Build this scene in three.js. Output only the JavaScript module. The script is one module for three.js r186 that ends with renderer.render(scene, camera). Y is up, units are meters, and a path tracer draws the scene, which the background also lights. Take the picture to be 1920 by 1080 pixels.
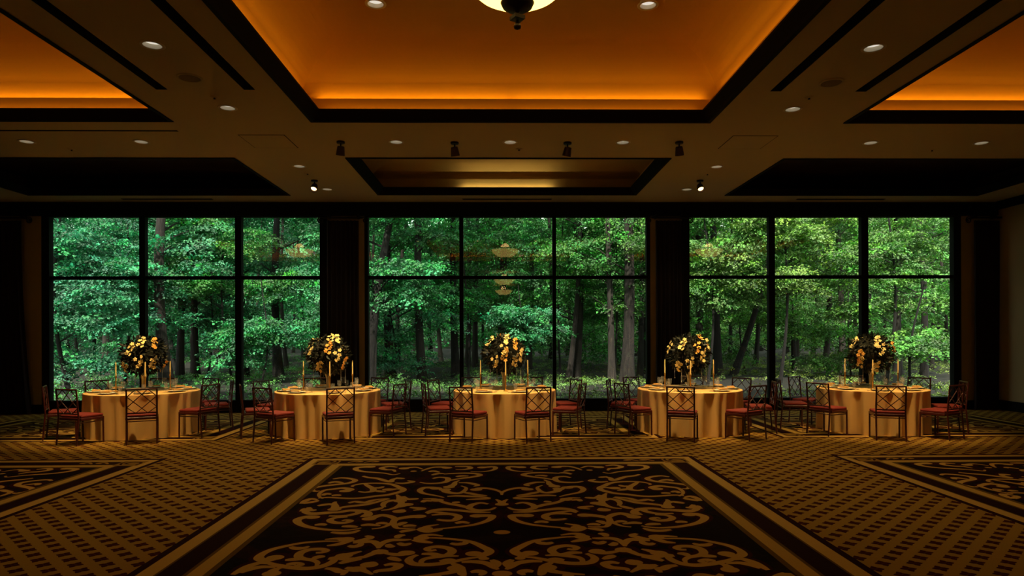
import * as THREE from 'three';
import { mergeGeometries } from 'three/addons/utils/BufferGeometryUtils.js';
import { RoundedBoxGeometry } from 'three/addons/geometries/RoundedBoxGeometry.js';
import { RectAreaLightUniformsLib } from 'three/addons/lights/RectAreaLightUniformsLib.js';

// ------------------------------------------------------------------ camera, sky, sun, exposure
const scene = new THREE.Scene();
const camera = new THREE.PerspectiveCamera(2 * Math.atan(630 / 1250) * 180 / Math.PI, 1920 / 1260, 0.05, 400);
camera.setViewOffset(1920, 1260, 0, 0, 1920, 1080);           // rising front: the horizon lies below the middle of the picture
camera.rotation.order = 'YXZ';
camera.rotation.set(0, -Math.atan(20 / 1250), -0.003);
camera.position.set(0, 1.73, 15.34);
scene.background = new THREE.Color().setRGB(0.9, 1.0, 0.93);   // even overcast sky
scene.backgroundIntensity = 2.0;
const sun = new THREE.DirectionalLight(new THREE.Color().setRGB(1.0, 0.95, 0.8), 9.0);   // hazy sun over the roof of the building
sun.position.set(-5, 46, 20); sun.target.position.set(0, 0, -18);
sun.shadow.radius = 5; sun.shadow.mapSize.set(2048, 2048);
Object.assign(sun.shadow.camera, { left: -60, right: 60, top: 60, bottom: -60, near: 1, far: 160 });
scene.add(sun, sun.target);
const renderer = new THREE.WebGLRenderer({ antialias: true });
renderer.toneMapping = THREE.LinearToneMapping;
renderer.toneMappingExposure = 1.0;
renderer.shadowMap.enabled = true;
RectAreaLightUniformsLib.init();
const LIGHT = { cove: 20, smallCove: 22, chandelier: 0.8, downlight: 2.8, rowDownlight: 4, accent: 80, spot: 86 };

// ------------------------------------------------------------------ helpers
const V = (x, y, z) => new THREE.Vector3(x, y, z);
let seedState = 12345;
const seedTo = (n) => { seedState = n | 0; };
const R = () => { seedState = (seedState + 0x6d2b79f5) | 0; let t = Math.imul(seedState ^ (seedState >>> 15), 1 | seedState); t = (t + Math.imul(t ^ (t >>> 7), 61 | t)) ^ t; return ((t ^ (t >>> 14)) >>> 0) / 4294967296; };
const rr = (a, b) => a + (b - a) * R();
const used = new Map();
function numbered(name) { const n = used.get(name) ?? 0; used.set(name, n + 1); return n ? name + '_' + String(n).padStart(3, '0') : name; }
function tag(o, label, category, group, kind) { o.userData.label = label; o.userData.category = category; if (group) o.userData.group = group; if (kind) o.userData.kind = kind; return o; }
function thing(name, label, category, pos = [0, 0, 0], turn = 0, group, kind) {
  const o = new THREE.Group(); o.name = numbered(name); o.position.set(...pos); o.rotation.y = turn; scene.add(o);
  return tag(o, label, category, group, kind);
}
function part(name, geometry, material, parent, label) {
  const m = new THREE.Mesh(geometry, material); m.name = name; parent.add(m);
  if (label) m.userData.label = label;
  return m;
}
function solo(name, geometry, material, label, category, group, kind) {
  const m = new THREE.Mesh(geometry, material); m.name = numbered(name); scene.add(m);
  return tag(m, label, category, group, kind);
}
function copyOf(o, pos, turn, label, group) {
  const c = o.clone(); c.name = numbered(o.name.replace(/_\d{3}$/, '')); scene.add(c);
  c.userData = { ...o.userData }; c.position.set(...pos); c.rotation.y = turn;
  if (label) c.userData.label = label; if (group) c.userData.group = group;
  return c;
}
const bx = (x0, x1, y0, y1, z0, z1) => new THREE.BoxGeometry(x1 - x0, y1 - y0, z1 - z0).translate((x0 + x1) / 2, (y0 + y1) / 2, (z0 + z1) / 2);
function bar(a, b, r, sides = 6, r2 = r) {           // a round bar between two points
  const d = b.clone().sub(a), g = new THREE.CylinderGeometry(r2, r, d.length(), sides, 1);
  g.translate(0, d.length() / 2, 0).applyQuaternion(new THREE.Quaternion().setFromUnitVectors(V(0, 1, 0), d.normalize()));
  return g.translate(a.x, a.y, a.z);
}
const join = (list) => mergeGeometries(list.map((g) => { const n = g.index ? g.toNonIndexed() : g; for (const k of Object.keys(n.attributes)) if (!['position', 'normal', 'uv'].includes(k)) n.deleteAttribute(k); return n; }));
const lathe = (pts, seg = 24) => new THREE.LatheGeometry(pts.map(([x, y]) => new THREE.Vector2(x, y)), seg);
// sweeps a profile of [inset, height] round a rectangle with mitred corners
function frameSweep(profile, x0, x1, z0, z1, closed) {
  const pos = [], n = profile.length, ring = ([i, y]) => [[x0 + i, y, z0 + i], [x1 - i, y, z0 + i], [x1 - i, y, z1 - i], [x0 + i, y, z1 - i]];
  for (let k = 0; k < (closed ? n : n - 1); k++) {
    const a = ring(profile[k]), b = ring(profile[(k + 1) % n]);
    for (let s = 0; s < 4; s++) { const t = (s + 1) % 4; pos.push(...a[s], ...b[s], ...b[t], ...a[s], ...b[t], ...a[t]); }
  }
  const g = new THREE.BufferGeometry(); g.setAttribute('position', new THREE.Float32BufferAttribute(pos, 3)); g.computeVertexNormals();
  return g;
}
function canvasTexture(w, h, draw, repeat) {
  const c = document.createElement('canvas'); c.width = w; c.height = h; draw(c.getContext('2d'), w, h);
  const t = new THREE.CanvasTexture(c); t.colorSpace = THREE.SRGBColorSpace; t.wrapS = t.wrapT = THREE.RepeatWrapping; t.magFilter = THREE.LinearFilter;
  if (repeat) t.repeat.set(...repeat);
  return t;
}
function noiseTexture(size, lo, hi, coarse, repeat, seed = 7) {      // tileable grey grain for bumps
  seedTo(seed); const grid = Array.from({ length: coarse * coarse }, R), d = new Uint8Array(size * size * 4);
  for (let y = 0; y < size; y++) for (let x = 0; x < size; x++) {
    const u = x / size * coarse, v = y / size * coarse, i = Math.floor(u), j = Math.floor(v), a = u - i, b = v - j, at = (p, q) => grid[(q % coarse) * coarse + (p % coarse)];
    const s = (at(i, j) * (1 - a) + at(i + 1, j) * a) * (1 - b) + (at(i, j + 1) * (1 - a) + at(i + 1, j + 1) * a) * b;
    const g = Math.round(lo + (hi - lo) * (0.6 * s + 0.4 * R())); d.set([g, g, g, 255], (y * size + x) * 4);
  }
  const t = new THREE.DataTexture(d, size, size); t.wrapS = t.wrapT = THREE.RepeatWrapping; t.magFilter = THREE.LinearFilter; t.needsUpdate = true;
  if (repeat) t.repeat.set(...repeat);
  return t;
}
const std = (color, roughness = 0.8, more = {}) => new THREE.MeshStandardMaterial({ color, roughness, ...more });
const lamp = (r, g, b, power) => new THREE.MeshStandardMaterial({ color: '#cfc7b4', emissive: new THREE.Color().setRGB(r, g, b), emissiveIntensity: power, roughness: 0.5 });

const M = {
  ceiling: std('#b8ab86', 0.92, { bumpMap: noiseTexture(256, 90, 170, 64, [0.5, 0.5]), bumpScale: 0.0015 }),
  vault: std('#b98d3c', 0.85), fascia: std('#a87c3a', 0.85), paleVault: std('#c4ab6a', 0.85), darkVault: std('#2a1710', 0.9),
  darkWood: new THREE.MeshPhysicalMaterial({ color: '#0d0705', roughness: 0.8, specularIntensity: 0.25 }), frame: new THREE.MeshPhysicalMaterial({ color: '#0a0908', roughness: 0.7, specularIntensity: 0.4 }), wall: std('#a8946a', 0.95, { bumpMap: noiseTexture(256, 60, 200, 96, [1.2, 1.2], 11), bumpScale: 0.003 }),
  rear: std('#6d5a3c', 0.95), curtain: std('#170806', 0.95), iron: std('#0c0908', 0.5, { metalness: 0.4 }), slot: std('#050404', 0.9),
  white: std('#cfc6b0', 0.6), bronze: std('#1c110a', 0.45, { metalness: 0.5 }), seatRed: std('#74180f', 0.8, { bumpMap: noiseTexture(128, 80, 180, 64, [6, 6], 5), bumpScale: 0.001 }),
  mahogany: new THREE.MeshPhysicalMaterial({ color: '#47110a', roughness: 0.38, clearcoat: 0.35, clearcoatRoughness: 0.3 }),
  glass: new THREE.MeshPhysicalMaterial({ color: '#ffffff', roughness: 0.02, transmission: 1, thickness: 0, ior: 1.5 }),
  tableGlass: new THREE.MeshPhysicalMaterial({ color: '#ffffff', roughness: 0.04, transmission: 0.92, thickness: 0, ior: 1.5 }),
  brushed: std('#8c7448', 0.4, { metalness: 0.8 }),
};
// ------------------------------------------------------------------ the room
const XL = -11.6, XR = 11.53, ZB = 0, ZF = 27, YC = 4.8, AX = 0.14;
// carpet: a field of small gold-and-maroon diamonds with six scrolled panels let into it
const GOLD = '#ae8c46', MAROON = '#3c100c', DARK = '#140808', OLIVE = '#5a4318';
const fieldTile = canvasTexture(256, 256, (c, w) => {
  c.fillStyle = '#92722e'; c.fillRect(0, 0, w, w);
  seedTo(3); for (let i = 0; i < 5000; i++) { c.fillStyle = R() < 0.5 ? 'rgba(60,38,8,0.16)' : 'rgba(190,150,70,0.13)'; c.fillRect(R() * w, R() * w, 2, 2); }
  const motif = (x, y) => {
    c.save(); c.translate(x, y); c.rotate(Math.PI / 4);
    const s = 128 * 0.98;   // one diamond, 0.17 m
    c.fillStyle = '#4d2d1c'; c.fillRect(-0.35 * s, -0.35 * s, 0.7 * s, 0.7 * s);
    c.fillStyle = '#380a0d';
    for (const a of [-1, 1]) for (const b of [-1, 1]) {
      c.beginPath(); c.moveTo(a * 0.02 * s, b * 0.02 * s); c.quadraticCurveTo(a * 0.42 * s, b * 0.0 * s, a * 0.39 * s, b * 0.2 * s); c.lineTo(a * 0.39 * s, b * 0.39 * s);
      c.lineTo(a * 0.2 * s, b * 0.39 * s); c.quadraticCurveTo(0, b * 0.42 * s, a * 0.02 * s, b * 0.02 * s); c.fill();
    }
    c.restore();
  };
  for (const [x, y] of [[0, 0], [w, 0], [0, w], [w, w], [w / 2, w / 2]]) motif(x, y);
}, [1 / 0.2404, 1 / 0.2404]);
const SCROLLS = [
  ['b', -1.72, 0.66, -1.81, 0.67, -1.9, 0.71, -1.9, 0.83, -1.79, 0.96, -1.62, 1.03, -1.49, 1.08, -1.35, 1.18, -1.28, 1.11],
  ['m', -1.38, 0.7, -1.5, 0.65, -1.58, 0.75, -1.5, 0.86, -1.41, 0.88, -1.36, 1],
  ['m', -1.72, 1.25, -1.64, 1.33, -1.52, 1.39, -1.38, 1.54, -1.32, 1.58, -1.32, 1.47, -1.26, 1.38, -1.18, 1.41],
  ['m', -2.05, 1.41, -1.97, 1.35, -1.85, 1.39, -1.76, 1.5, -1.8, 1.63, -1.89, 1.69, -2.05, 1.78, -2.14, 1.87, -2.14, 1.97, -2.08, 2.05, -2.04, 2.03],
  ['m', -2.04, 1.65, -1.99, 1.57, -1.87, 1.63],
  ['b', -1.77, 2.06, -1.71, 1.98, -1.81, 1.9, -1.9, 1.94, -1.99, 2, -2.01, 2.14, -1.98, 2.28, -1.91, 2.39],
  ['m', -1.95, 2.25, -1.93, 2.17, -1.87, 2.21],
  ['m', -1.85, 2.26, -1.8, 2.24, -1.75, 2.26],
  ['m', -1.97, 2.36, -1.86, 2.34, -1.73, 2.37, -1.59, 2.39, -1.47, 2.36, -1.38, 2.3, -1.26, 2.25, -1.17, 2.16, -1.11, 2.05, -1.12, 1.96, -1.18, 1.87, -1.27, 1.74, -1.39, 1.67, -1.57, 1.66, -1.67, 1.7, -1.73, 1.79, -1.71, 1.84],
  ['m', -1.62, 1.66, -1.55, 1.79, -1.46, 1.95, -1.45, 2.07, -1.52, 2.11, -1.6, 2.07],
  ['m', -1.46, 1.89, -1.4, 1.9, -1.36, 1.83],
  ['m', -1.44, 2.02, -1.36, 2.07, -1.29, 2.11],
  ['b', -1.29, 1.99, -1.25, 1.99, -1.19, 1.96, -1.13, 1.99],
  ['m', -2.08, 2.6, -2.07, 2.48, -2.03, 2.4, -1.95, 2.45],
  ['m', -2.06, 2.6, -2.02, 2.56, -1.96, 2.51, -1.94, 2.46],
  ['b', -1.67, 2.87, -1.7, 2.71, -1.74, 2.58, -1.74, 2.52],
  ['m', -1.88, 2.7, -1.84, 2.66, -1.77, 2.63, -1.73, 2.68],
  ['m', -1.99, 2.91, -1.98, 2.81, -1.93, 2.94, -1.84, 3.01, -1.75, 2.99, -1.67, 2.97, -1.59, 2.92],
  ['m', -1.96, 2.75, -1.9, 2.87, -1.85, 2.85],
  ['m', -1.59, 2.59, -1.54, 2.53, -1.43, 2.57, -1.35, 2.47, -1.21, 2.4],
  ['m', -1.2, 2.41, -1.3, 2.54, -1.41, 2.66, -1.55, 2.72, -1.63, 2.78, -1.65, 2.89],
  ['m', -1.31, 2.9, -1.25, 2.84, -1.2, 2.77],
  ['m', -1.19, 2.77, -1.22, 2.67, -1.21, 2.55, -1.14, 2.49, -1.05, 2.57, -1.06, 2.75, -1.12, 2.85, -1.2, 2.89],
  ['b', -1.06, 2.55, -1.1, 2.36, -1.15, 2.23],
  ['m', -1.61, 2.97, -1.57, 2.91, -1.48, 2.88, -1.37, 2.92, -1.31, 3, -1.33, 3.07, -1.35, 3.13],
  ['b', -1.02, 2.94, -0.99, 2.89, -0.97, 2.92],
  ['b', -1.29, 0.79, -1.24, 0.75, -1.14, 0.71, -1.03, 0.84],
  ['b', -0.71, 0.77, -0.76, 0.72, -0.89, 0.72, -0.99, 0.86, -1.03, 0.97],
  ['m', -1.17, 0.97, -1.09, 0.97],
  ['m', -0.93, 1.01, -0.88, 0.97, -0.79, 1.05],
  ['m', -0.62, 0.68, -0.54, 0.68, -0.45, 0.69, -0.41, 0.8, -0.49, 0.88, -0.6, 0.87],
  ['b', -0.27, 0.76, -0.21, 0.74, -0.11, 0.71, -0.08, 0.81, -0.14, 0.96, -0.27, 1.03, -0.4, 1],
  ['m', -0.73, 1.16, -0.61, 1.13, -0.46, 1.11, -0.32, 1.15, -0.27, 1.24, -0.37, 1.35, -0.49, 1.42, -0.62, 1.53, -0.68, 1.6],
  ['m', -0.87, 1.22, -0.8, 1.13, -0.72, 1.14],
  ['m', -0.56, 1.33, -0.5, 1.28, -0.41, 1.29],
  ['m', -0.84, 1.42, -0.77, 1.35, -0.67, 1.39, -0.65, 1.56, -0.7, 1.65, -0.81, 1.69, -0.89, 1.68, -0.97, 1.62],
  ['b', -0.65, 1.97, -0.61, 2.12, -0.5, 2.19, -0.45, 2.16, -0.41, 2.02, -0.41, 1.92, -0.47, 1.82],
  ['b', -0.62, 1.91, -0.56, 1.76, -0.55, 1.63, -0.51, 1.53],
  ['m', -0.51, 1.66, -0.4, 1.67, -0.32, 1.74, -0.28, 1.8, -0.32, 1.86],
  ['b', -0.73, 1.96, -0.8, 1.91, -0.88, 1.91, -0.92, 2.03, -0.87, 2.17, -0.76, 2.26, -0.68, 2.32, -0.62, 2.38],
  ['b', -0.3, 2.04, -0.25, 1.96, -0.17, 1.96, -0.08, 2.03, -0.01, 2.15, -0, 2.28],
  ['b', -0.67, 2.51, -0.73, 2.44, -0.84, 2.43],
  ['m', -0.71, 2.45, -0.56, 2.63, -0.43, 2.72, -0.35, 2.8, -0.31, 2.85],
  ['m', -0.83, 2.58, -0.8, 2.51, -0.73, 2.54],
  ['m', -0.44, 2.57, -0.48, 2.59, -0.52, 2.59],
  ['m', -0.59, 2.33, -0.49, 2.31, -0.36, 2.33, -0.22, 2.36, -0.12, 2.42],
  ['m', -0.12, 2.43, -0.22, 2.45, -0.38, 2.48],
  ['m', -0.43, 2.13, -0.36, 2.19, -0.26, 2.27, -0.16, 2.31],
  ['b', 0, 2.7, -0.01, 2.6, -0.06, 2.47],
  ['m', -0.14, 2.67, -0.22, 2.62, -0.3, 2.69, -0.33, 2.82, -0.24, 2.91, -0.12, 2.89, -0.06, 2.8],
  ['m', -0.74, 2.99, -0.69, 2.91, -0.58, 2.86, -0.45, 2.91, -0.33, 2.94, -0.14, 2.99],
  ['m', -0.68, 3.08, -0.59, 3.05, -0.5, 3.05, -0.41, 3.13, -0.46, 3.21],
  ['m', -1.26, 1.65, -1.15, 1.67, -1.06, 1.59, -1.13, 1.52],
  ['m', -1.3, 1.37, -1.23, 1.4, -1.18, 1.41],
  ['m', -1.07, 2.31, -1, 2.44, -0.92, 2.43, -0.89, 2.41],
  ['b', -0.97, 2.65, -1.01, 2.73, -1.06, 2.79],
  ['m', -0.93, 2.78, -0.85, 2.81, -0.79, 2.84, -0.88, 2.9],
  ['b', -1.79, 3.13, -1.87, 3.11, -1.93, 3.19, -1.91, 3.28, -1.82, 3.4, -1.69, 3.49, -1.53, 3.55, -1.39, 3.56, -1.3, 3.52, -1.27, 3.49],
  ['m', -1.72, 3.39, -1.66, 3.37, -1.61, 3.4],
  ['m', -1.67, 3.08, -1.57, 3.09, -1.49, 3.07, -1.41, 2.98, -1.42, 2.91, -1.51, 2.89, -1.61, 2.95, -1.72, 2.95, -1.83, 2.97, -1.97, 2.94],
  ['m', -1.48, 3.12, -1.59, 3.15, -1.62, 3.23, -1.56, 3.31, -1.46, 3.32, -1.42, 3.26, -1.47, 3.23, -1.5, 3.26],
  ['m', -1.51, 3.62, -1.4, 3.65, -1.32, 3.63, -1.27, 3.56],
  ['m', -1.46, 3.44, -1.38, 3.44, -1.31, 3.47],
  ['b', -1.31, 3.83, -1.41, 3.81, -1.51, 3.83],
  ['m', -1.26, 3.85, -1.31, 3.9, -1.37, 3.97, -1.45, 4],
  ['b', -1.77, 4.27, -1.8, 4.33, -1.84, 4.35, -1.9, 4.3, -1.91, 4.21, -1.87, 4.09, -1.77, 3.99, -1.67, 3.92, -1.51, 3.88, -1.38, 3.88, -1.26, 3.86],
  ['m', -1.74, 4.02, -1.69, 4.06, -1.63, 4.06, -1.59, 4.01],
  ['m', -1.49, 4.18, -1.44, 4.17, -1.42, 4.13, -1.47, 4.09, -1.56, 4.1, -1.61, 4.17, -1.6, 4.27, -1.55, 4.32, -1.46, 4.36, -1.41, 4.42, -1.4, 4.49],
  ['m', -1.47, 4.33, -1.44, 4.28, -1.39, 4.27],
  ['m', -1.68, 4.35, -1.6, 4.33, -1.54, 4.33],
  ['m', -1.83, 4.37, -1.76, 4.43, -1.67, 4.48, -1.57, 4.52, -1.45, 4.54, -1.36, 4.5, -1.31, 4.42, -1.3, 4.35, -1.33, 4.3, -1.34, 4.35],
  ['m', -1.64, 4.45, -1.58, 4.43, -1.53, 4.46, -1.56, 4.49],
  ['m', -1.96, 4.66, -1.94, 4.57, -1.91, 4.48, -1.85, 4.41, -1.78, 4.43],
  ['m', -1.92, 4.62, -1.88, 4.55, -1.81, 4.5, -1.7, 4.51],
  ['b', -1.68, 4.66, -1.69, 4.58, -1.67, 4.53, -1.63, 4.51],
  ['b', -1.26, 4.27, -1.19, 4.2, -1.13, 4.15],
  ['m', -1.31, 4.26, -1.24, 4.33, -1.15, 4.33, -1.09, 4.27],
  ['m', -1.24, 4.44, -1.17, 4.37, -1.09, 4.34],
  ['m', -1.32, 4.54, -1.25, 4.56, -1.19, 4.61, -1.16, 4.61, -1.16, 4.69],
  ['m', -1.17, 4.53, -1.1, 4.56, -1.02, 4.6],
  ['m', -1.27, 4, -1.22, 4.03, -1.18, 3.99, -1.18, 3.92],
  ['b', -1.27, 3.21, -1.23, 3.14, -1.16, 3.07, -1.07, 3.12, -1.01, 3.22, -1.02, 3.34, -1.06, 3.45, -1.1, 3.5, -1.17, 3.53],
  ['b', -0.77, 3.12, -0.87, 3.13, -0.96, 3.18, -1.01, 3.24, -0.99, 3.4, -0.94, 3.51, -0.86, 3.52, -0.78, 3.51],
  ['m', -1.16, 3.37, -1.11, 3.34, -1.05, 3.38],
  ['m', -1.29, 3.42, -1.23, 3.39, -1.11, 3.43],
  ['m', -0.95, 3.43, -0.92, 3.35, -0.88, 3.32],
  ['m', -0.9, 3.46, -0.85, 3.43, -0.78, 3.45],
  ['m', -1.34, 3.12, -1.29, 3.08, -1.32, 2.96, -1.4, 2.89, -1.48, 2.89],
  ['b', -0.27, 3.12, -0.16, 3.11, -0.1, 3.12, -0.1, 3.2, -0.15, 3.31, -0.26, 3.42, -0.41, 3.49, -0.56, 3.54, -0.66, 3.57],
  ['b', -0.69, 3.55, -0.68, 3.47, -0.58, 3.4],
  ['m', -0.76, 3.54, -0.66, 3.62, -0.53, 3.56],
  ['m', -0.43, 3.37, -0.37, 3.33, -0.3, 3.37],
  ['m', -0.61, 3.23, -0.57, 3.26, -0.46, 3.27, -0.41, 3.17, -0.45, 3.08, -0.56, 3.01, -0.68, 2.97, -0.73, 3.03],
  ['m', -0.74, 3, -0.69, 2.92, -0.57, 2.88, -0.41, 2.92, -0.24, 2.99, -0.11, 2.99],
  ['m', -0.9, 3.64, -0.85, 3.59, -0.77, 3.56],
  ['m', -1.18, 3.73, -1.13, 3.78, -1.15, 3.82, -1.21, 3.87, -1.26, 3.89],
  ['m', -0.9, 3.81, -0.89, 3.74, -0.84, 3.72],
  ['m', -1.25, 3.93, -1.17, 3.91, -1.09, 3.9, -1.02, 4.01, -1.01, 4.08],
  ['m', -1.01, 4.04, -0.99, 3.92, -0.93, 3.86, -0.84, 3.86, -0.77, 3.85],
  ['b', -0.69, 3.83, -0.68, 3.74, -0.61, 3.72, -0.51, 3.76],
  ['b', -0.25, 4.22, -0.15, 4.26, -0.1, 4.18, -0.16, 4.06, -0.27, 3.92, -0.42, 3.85, -0.57, 3.81, -0.67, 3.81],
  ['m', -0.43, 3.96, -0.37, 3.99, -0.31, 3.96, -0.31, 3.91],
  ['m', -0.76, 3.86, -0.68, 3.9, -0.58, 3.95],
  ['m', -0.95, 3.97, -0.92, 4.03, -0.88, 4.04],
  ['m', -0.87, 3.94, -0.81, 3.99, -0.76, 3.95],
  ['b', -0.75, 4.19, -0.81, 4.24, -0.91, 4.21, -1.01, 4.11],
  ['b', -0.97, 4.16, -1.02, 4.2, -1.09, 4.3, -1.16, 4.34],
  ['m', -0.89, 4.3, -0.84, 4.34, -0.78, 4.39],
  ['m', -0.53, 4.13, -0.58, 4.15, -0.61, 4.1, -0.54, 4.05, -0.44, 4.09, -0.4, 4.17, -0.44, 4.27, -0.53, 4.31, -0.6, 4.35, -0.62, 4.42, -0.6, 4.46],
  ['m', -0.64, 4.23, -0.56, 4.23, -0.49, 4.27, -0.34, 4.29],
  ['m', -0.67, 4.25, -0.71, 4.31, -0.72, 4.38, -0.67, 4.46, -0.56, 4.48, -0.47, 4.46, -0.38, 4.42, -0.25, 4.34, -0.12, 4.31],
  ['m', -0.48, 4.41, -0.41, 4.38, -0.35, 4.4],
  ['m', -0.31, 4.43, -0.22, 4.42, -0.12, 4.46, -0.06, 4.55, -0.03, 4.6],
  ['m', -0.08, 4.38, -0.04, 4.46, -0.04, 4.55],
  ['m', -0.18, 4.34, -0.1, 4.36],
  ['b', -0.34, 4.54, -0.36, 4.63, -0.48, 4.69, -0.6, 4.72],
  ['m', -0.38, 4.45, -0.32, 4.54, -0.29, 4.68, -0.27, 4.73],
  ['m', -0.23, 4.65, -0.18, 4.63, -0.14, 4.66, -0.16, 4.72],
  ['b', -1.01, 4.48, -0.99, 4.43, -0.95, 4.46],
  ['m', -0.89, 4.49, -0.84, 4.46, -0.78, 4.49, -0.81, 4.57, -0.92, 4.61, -0.93, 4.65],
  ['b', -1.09, 4.56, -1.03, 4.59, -0.94, 4.68],
  ['b', 0, 4.68, -0.04, 4.71],
];
function strokeOn(c, kind, pts, wide) {
  const at = []; for (let i = 0; i < pts.length; i += 2) at.push(V(pts[i], pts[i + 1], 0));
  const curve = new THREE.CatmullRomCurve3(at, false, 'centripetal'), n = at.length * 7, p = curve.getPoints(n), L = [], Rr = [];
  for (let i = 0; i <= n; i++) {
    const t = i / n, d = curve.getTangent(t), w = wide * (kind === 'b' ? 1.05 - 0.8 * t : 0.28 + 0.72 * Math.pow(Math.sin(Math.PI * Math.min(1, 0.08 + t * 0.9)), 0.8));
    L.push([p[i].x - d.y * w, p[i].y + d.x * w]); Rr.push([p[i].x + d.y * w, p[i].y - d.x * w]);
  }
  c.beginPath(); [...L, ...Rr.reverse()].forEach(([x, y], i) => (i ? c.lineTo(x, y) : c.moveTo(x, y))); c.closePath(); c.fill();
  if (kind === 'b') { const q = p[2]; c.beginPath(); c.ellipse(q.x, q.y, wide * 1.4, wide * 1.2, 0, 0, 7); c.fill(); }
}
function panelTexture(W, D, pw, ph, mirrored, ground = DARK) {       // a scrolled panel W x D metres, the far edge at the top of the canvas
  return canvasTexture(pw, ph, (c) => {
    c.scale(pw / W, ph / D);
    c.fillStyle = ground; c.fillRect(0, 0, W, D);
    seedTo(21);
    for (let i = 0; i < 260; i++) { c.fillStyle = ['rgba(70,18,14,0.25)', 'rgba(70,52,24,0.16)', 'rgba(8,4,8,0.4)'][i % 3]; c.beginPath(); c.ellipse(R() * W, R() * D, 0.06 + 0.3 * R(), 0.04 + 0.12 * R(), R() * 3, 0, 7); c.fill(); }
    for (let i = 0; i < 9000; i++) { c.fillStyle = R() < 0.5 ? 'rgba(90,66,30,0.22)' : 'rgba(10,4,4,0.3)'; c.fillRect(R() * W, R() * D, 0.03, 0.008); }
    const all = (fn) => {
      for (const mx of [1, -1]) { c.save(); c.translate(W / 2, 0); c.scale(mx, 1); fn(0); c.restore(); }
      if (mirrored) for (const mx of [1, -1]) { c.save(); c.translate(W / 2, 2 * 3.66); c.scale(mx, -1); fn(1); c.restore(); }
    };
    c.beginPath(); c.save(); c.rect(0.6, 0.6, W - 1.2, D - 1.2); c.clip();
    const draw = (grow) => all((flip) => { for (const [kind, ...pts] of SCROLLS) if (!flip || Math.max(...pts.filter((_, i) => i % 2)) < 2.62) strokeOn(c, kind, pts, (kind === 'b' ? 0.05 : 0.038) + grow); });
    c.fillStyle = '#2f0b0c'; draw(0.045);
    c.fillStyle = GOLD; draw(0);
    c.fillStyle = '#a87f36'; c.beginPath(); c.ellipse(W / 2, 3.66, 0.075, 0.06, 0, 0, 7); c.fill();
    c.restore();
    const band = (i, w, col) => { c.fillStyle = col; c.fillRect(i, i, W - 2 * i, w); c.fillRect(i, D - i - w, W - 2 * i, w); c.fillRect(i, i, w, D - 2 * i); c.fillRect(W - i - w, i, w, D - 2 * i); };
    band(0, 0.07, '#240709'); band(0.07, 0.13, GOLD); band(0.2, 0.02, OLIVE); band(0.22, 0.19, '#230a0a'); band(0.41, 0.03, OLIVE); band(0.44, 0.12, '#a98840'); band(0.56, 0.05, OLIVE);
    for (const mx of [0, 1]) for (const my of [0, 1]) {     // corner blocks with a little scroll
      c.save(); c.translate(mx ? W : 0, my ? D : 0); c.scale(mx ? -1 : 1, my ? -1 : 1);
      c.fillStyle = '#7d5f26'; c.fillRect(0.16, 0.16, 0.34, 0.34); c.fillStyle = '#2a0d0c';
      strokeOn(c, 'm', [0.2, 0.44, 0.22, 0.27, 0.34, 0.24, 0.4, 0.33, 0.32, 0.38], 0.022); strokeOn(c, 'm', [0.44, 0.2, 0.46, 0.32, 0.4, 0.44], 0.018);
      c.restore();
    }
    for (const mx of [1, -1]) { c.save(); c.translate(W / 2, 0); c.scale(mx, 1); c.fillStyle = '#97722e'; for (const x of [-W / 2 + 0.72, -W / 2 + 0.94]) strokeOn(c, 'm', [x - 0.1, 0.36, x, 0.26, x + 0.08, 0.3, x, 0.34], 0.025); c.restore(); }
  });
}
const fibre = noiseTexture(256, 60, 200, 128, [6, 6], 17);
const carpetMat = (map) => new THREE.MeshPhysicalMaterial({ color: '#ffffff', roughness: 1, specularIntensity: 0.08, map, bumpMap: fibre, bumpScale: 0.004 });
const panels = [-7.48, 0, 7.46].flatMap((x) => [[x - 2.73, x + 2.73, 5.8, 13.1], [x - 2.73, x + 2.73, 0.9, 4.17]]);
{
  const floor = thing('floor', 'patterned gold and maroon ballroom carpet floor', 'floor', [0, 0, 0], 0, null, 'structure');
  part('subfloor', bx(XL - 0.3, XR + 0.3, -0.4, -0.012, -0.3, ZF + 0.3), M.rear, floor);
  const s = new THREE.Shape([[XL, -ZB], [XR, -ZB], [XR, -ZF], [XL, -ZF]].map(([x, y]) => new THREE.Vector2(x, y)));
  for (const [x0, x1, z0, z1] of panels) s.holes.push(new THREE.Path([[x0, -z0], [x1, -z0], [x1, -z1], [x0, -z1]].map(([x, y]) => new THREE.Vector2(x, y))));
  part('carpet_field', new THREE.ExtrudeGeometry(s, { depth: 0.012, bevelEnabled: false }).rotateX(-Math.PI / 2).translate(0, -0.012, 0), carpetMat(fieldTile), floor, 'gold carpet field with rows of small maroon diamonds');
  const big = carpetMat(panelTexture(5.46, 7.3, 1532, 2048, true)), small = carpetMat(panelTexture(5.46, 3.27, 1366, 818, false, '#5a3c1a'));
  for (const [x0, x1, z0, z1] of panels) part('carpet_panel', bx(x0, x1, -0.012, 0, z0, z1), z1 > 6 ? big : small, floor, z1 > 6 ? 'dark maroon carpet panel with large gold scrolls' : 'scrolled carpet panel under the round tables');
}
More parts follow.
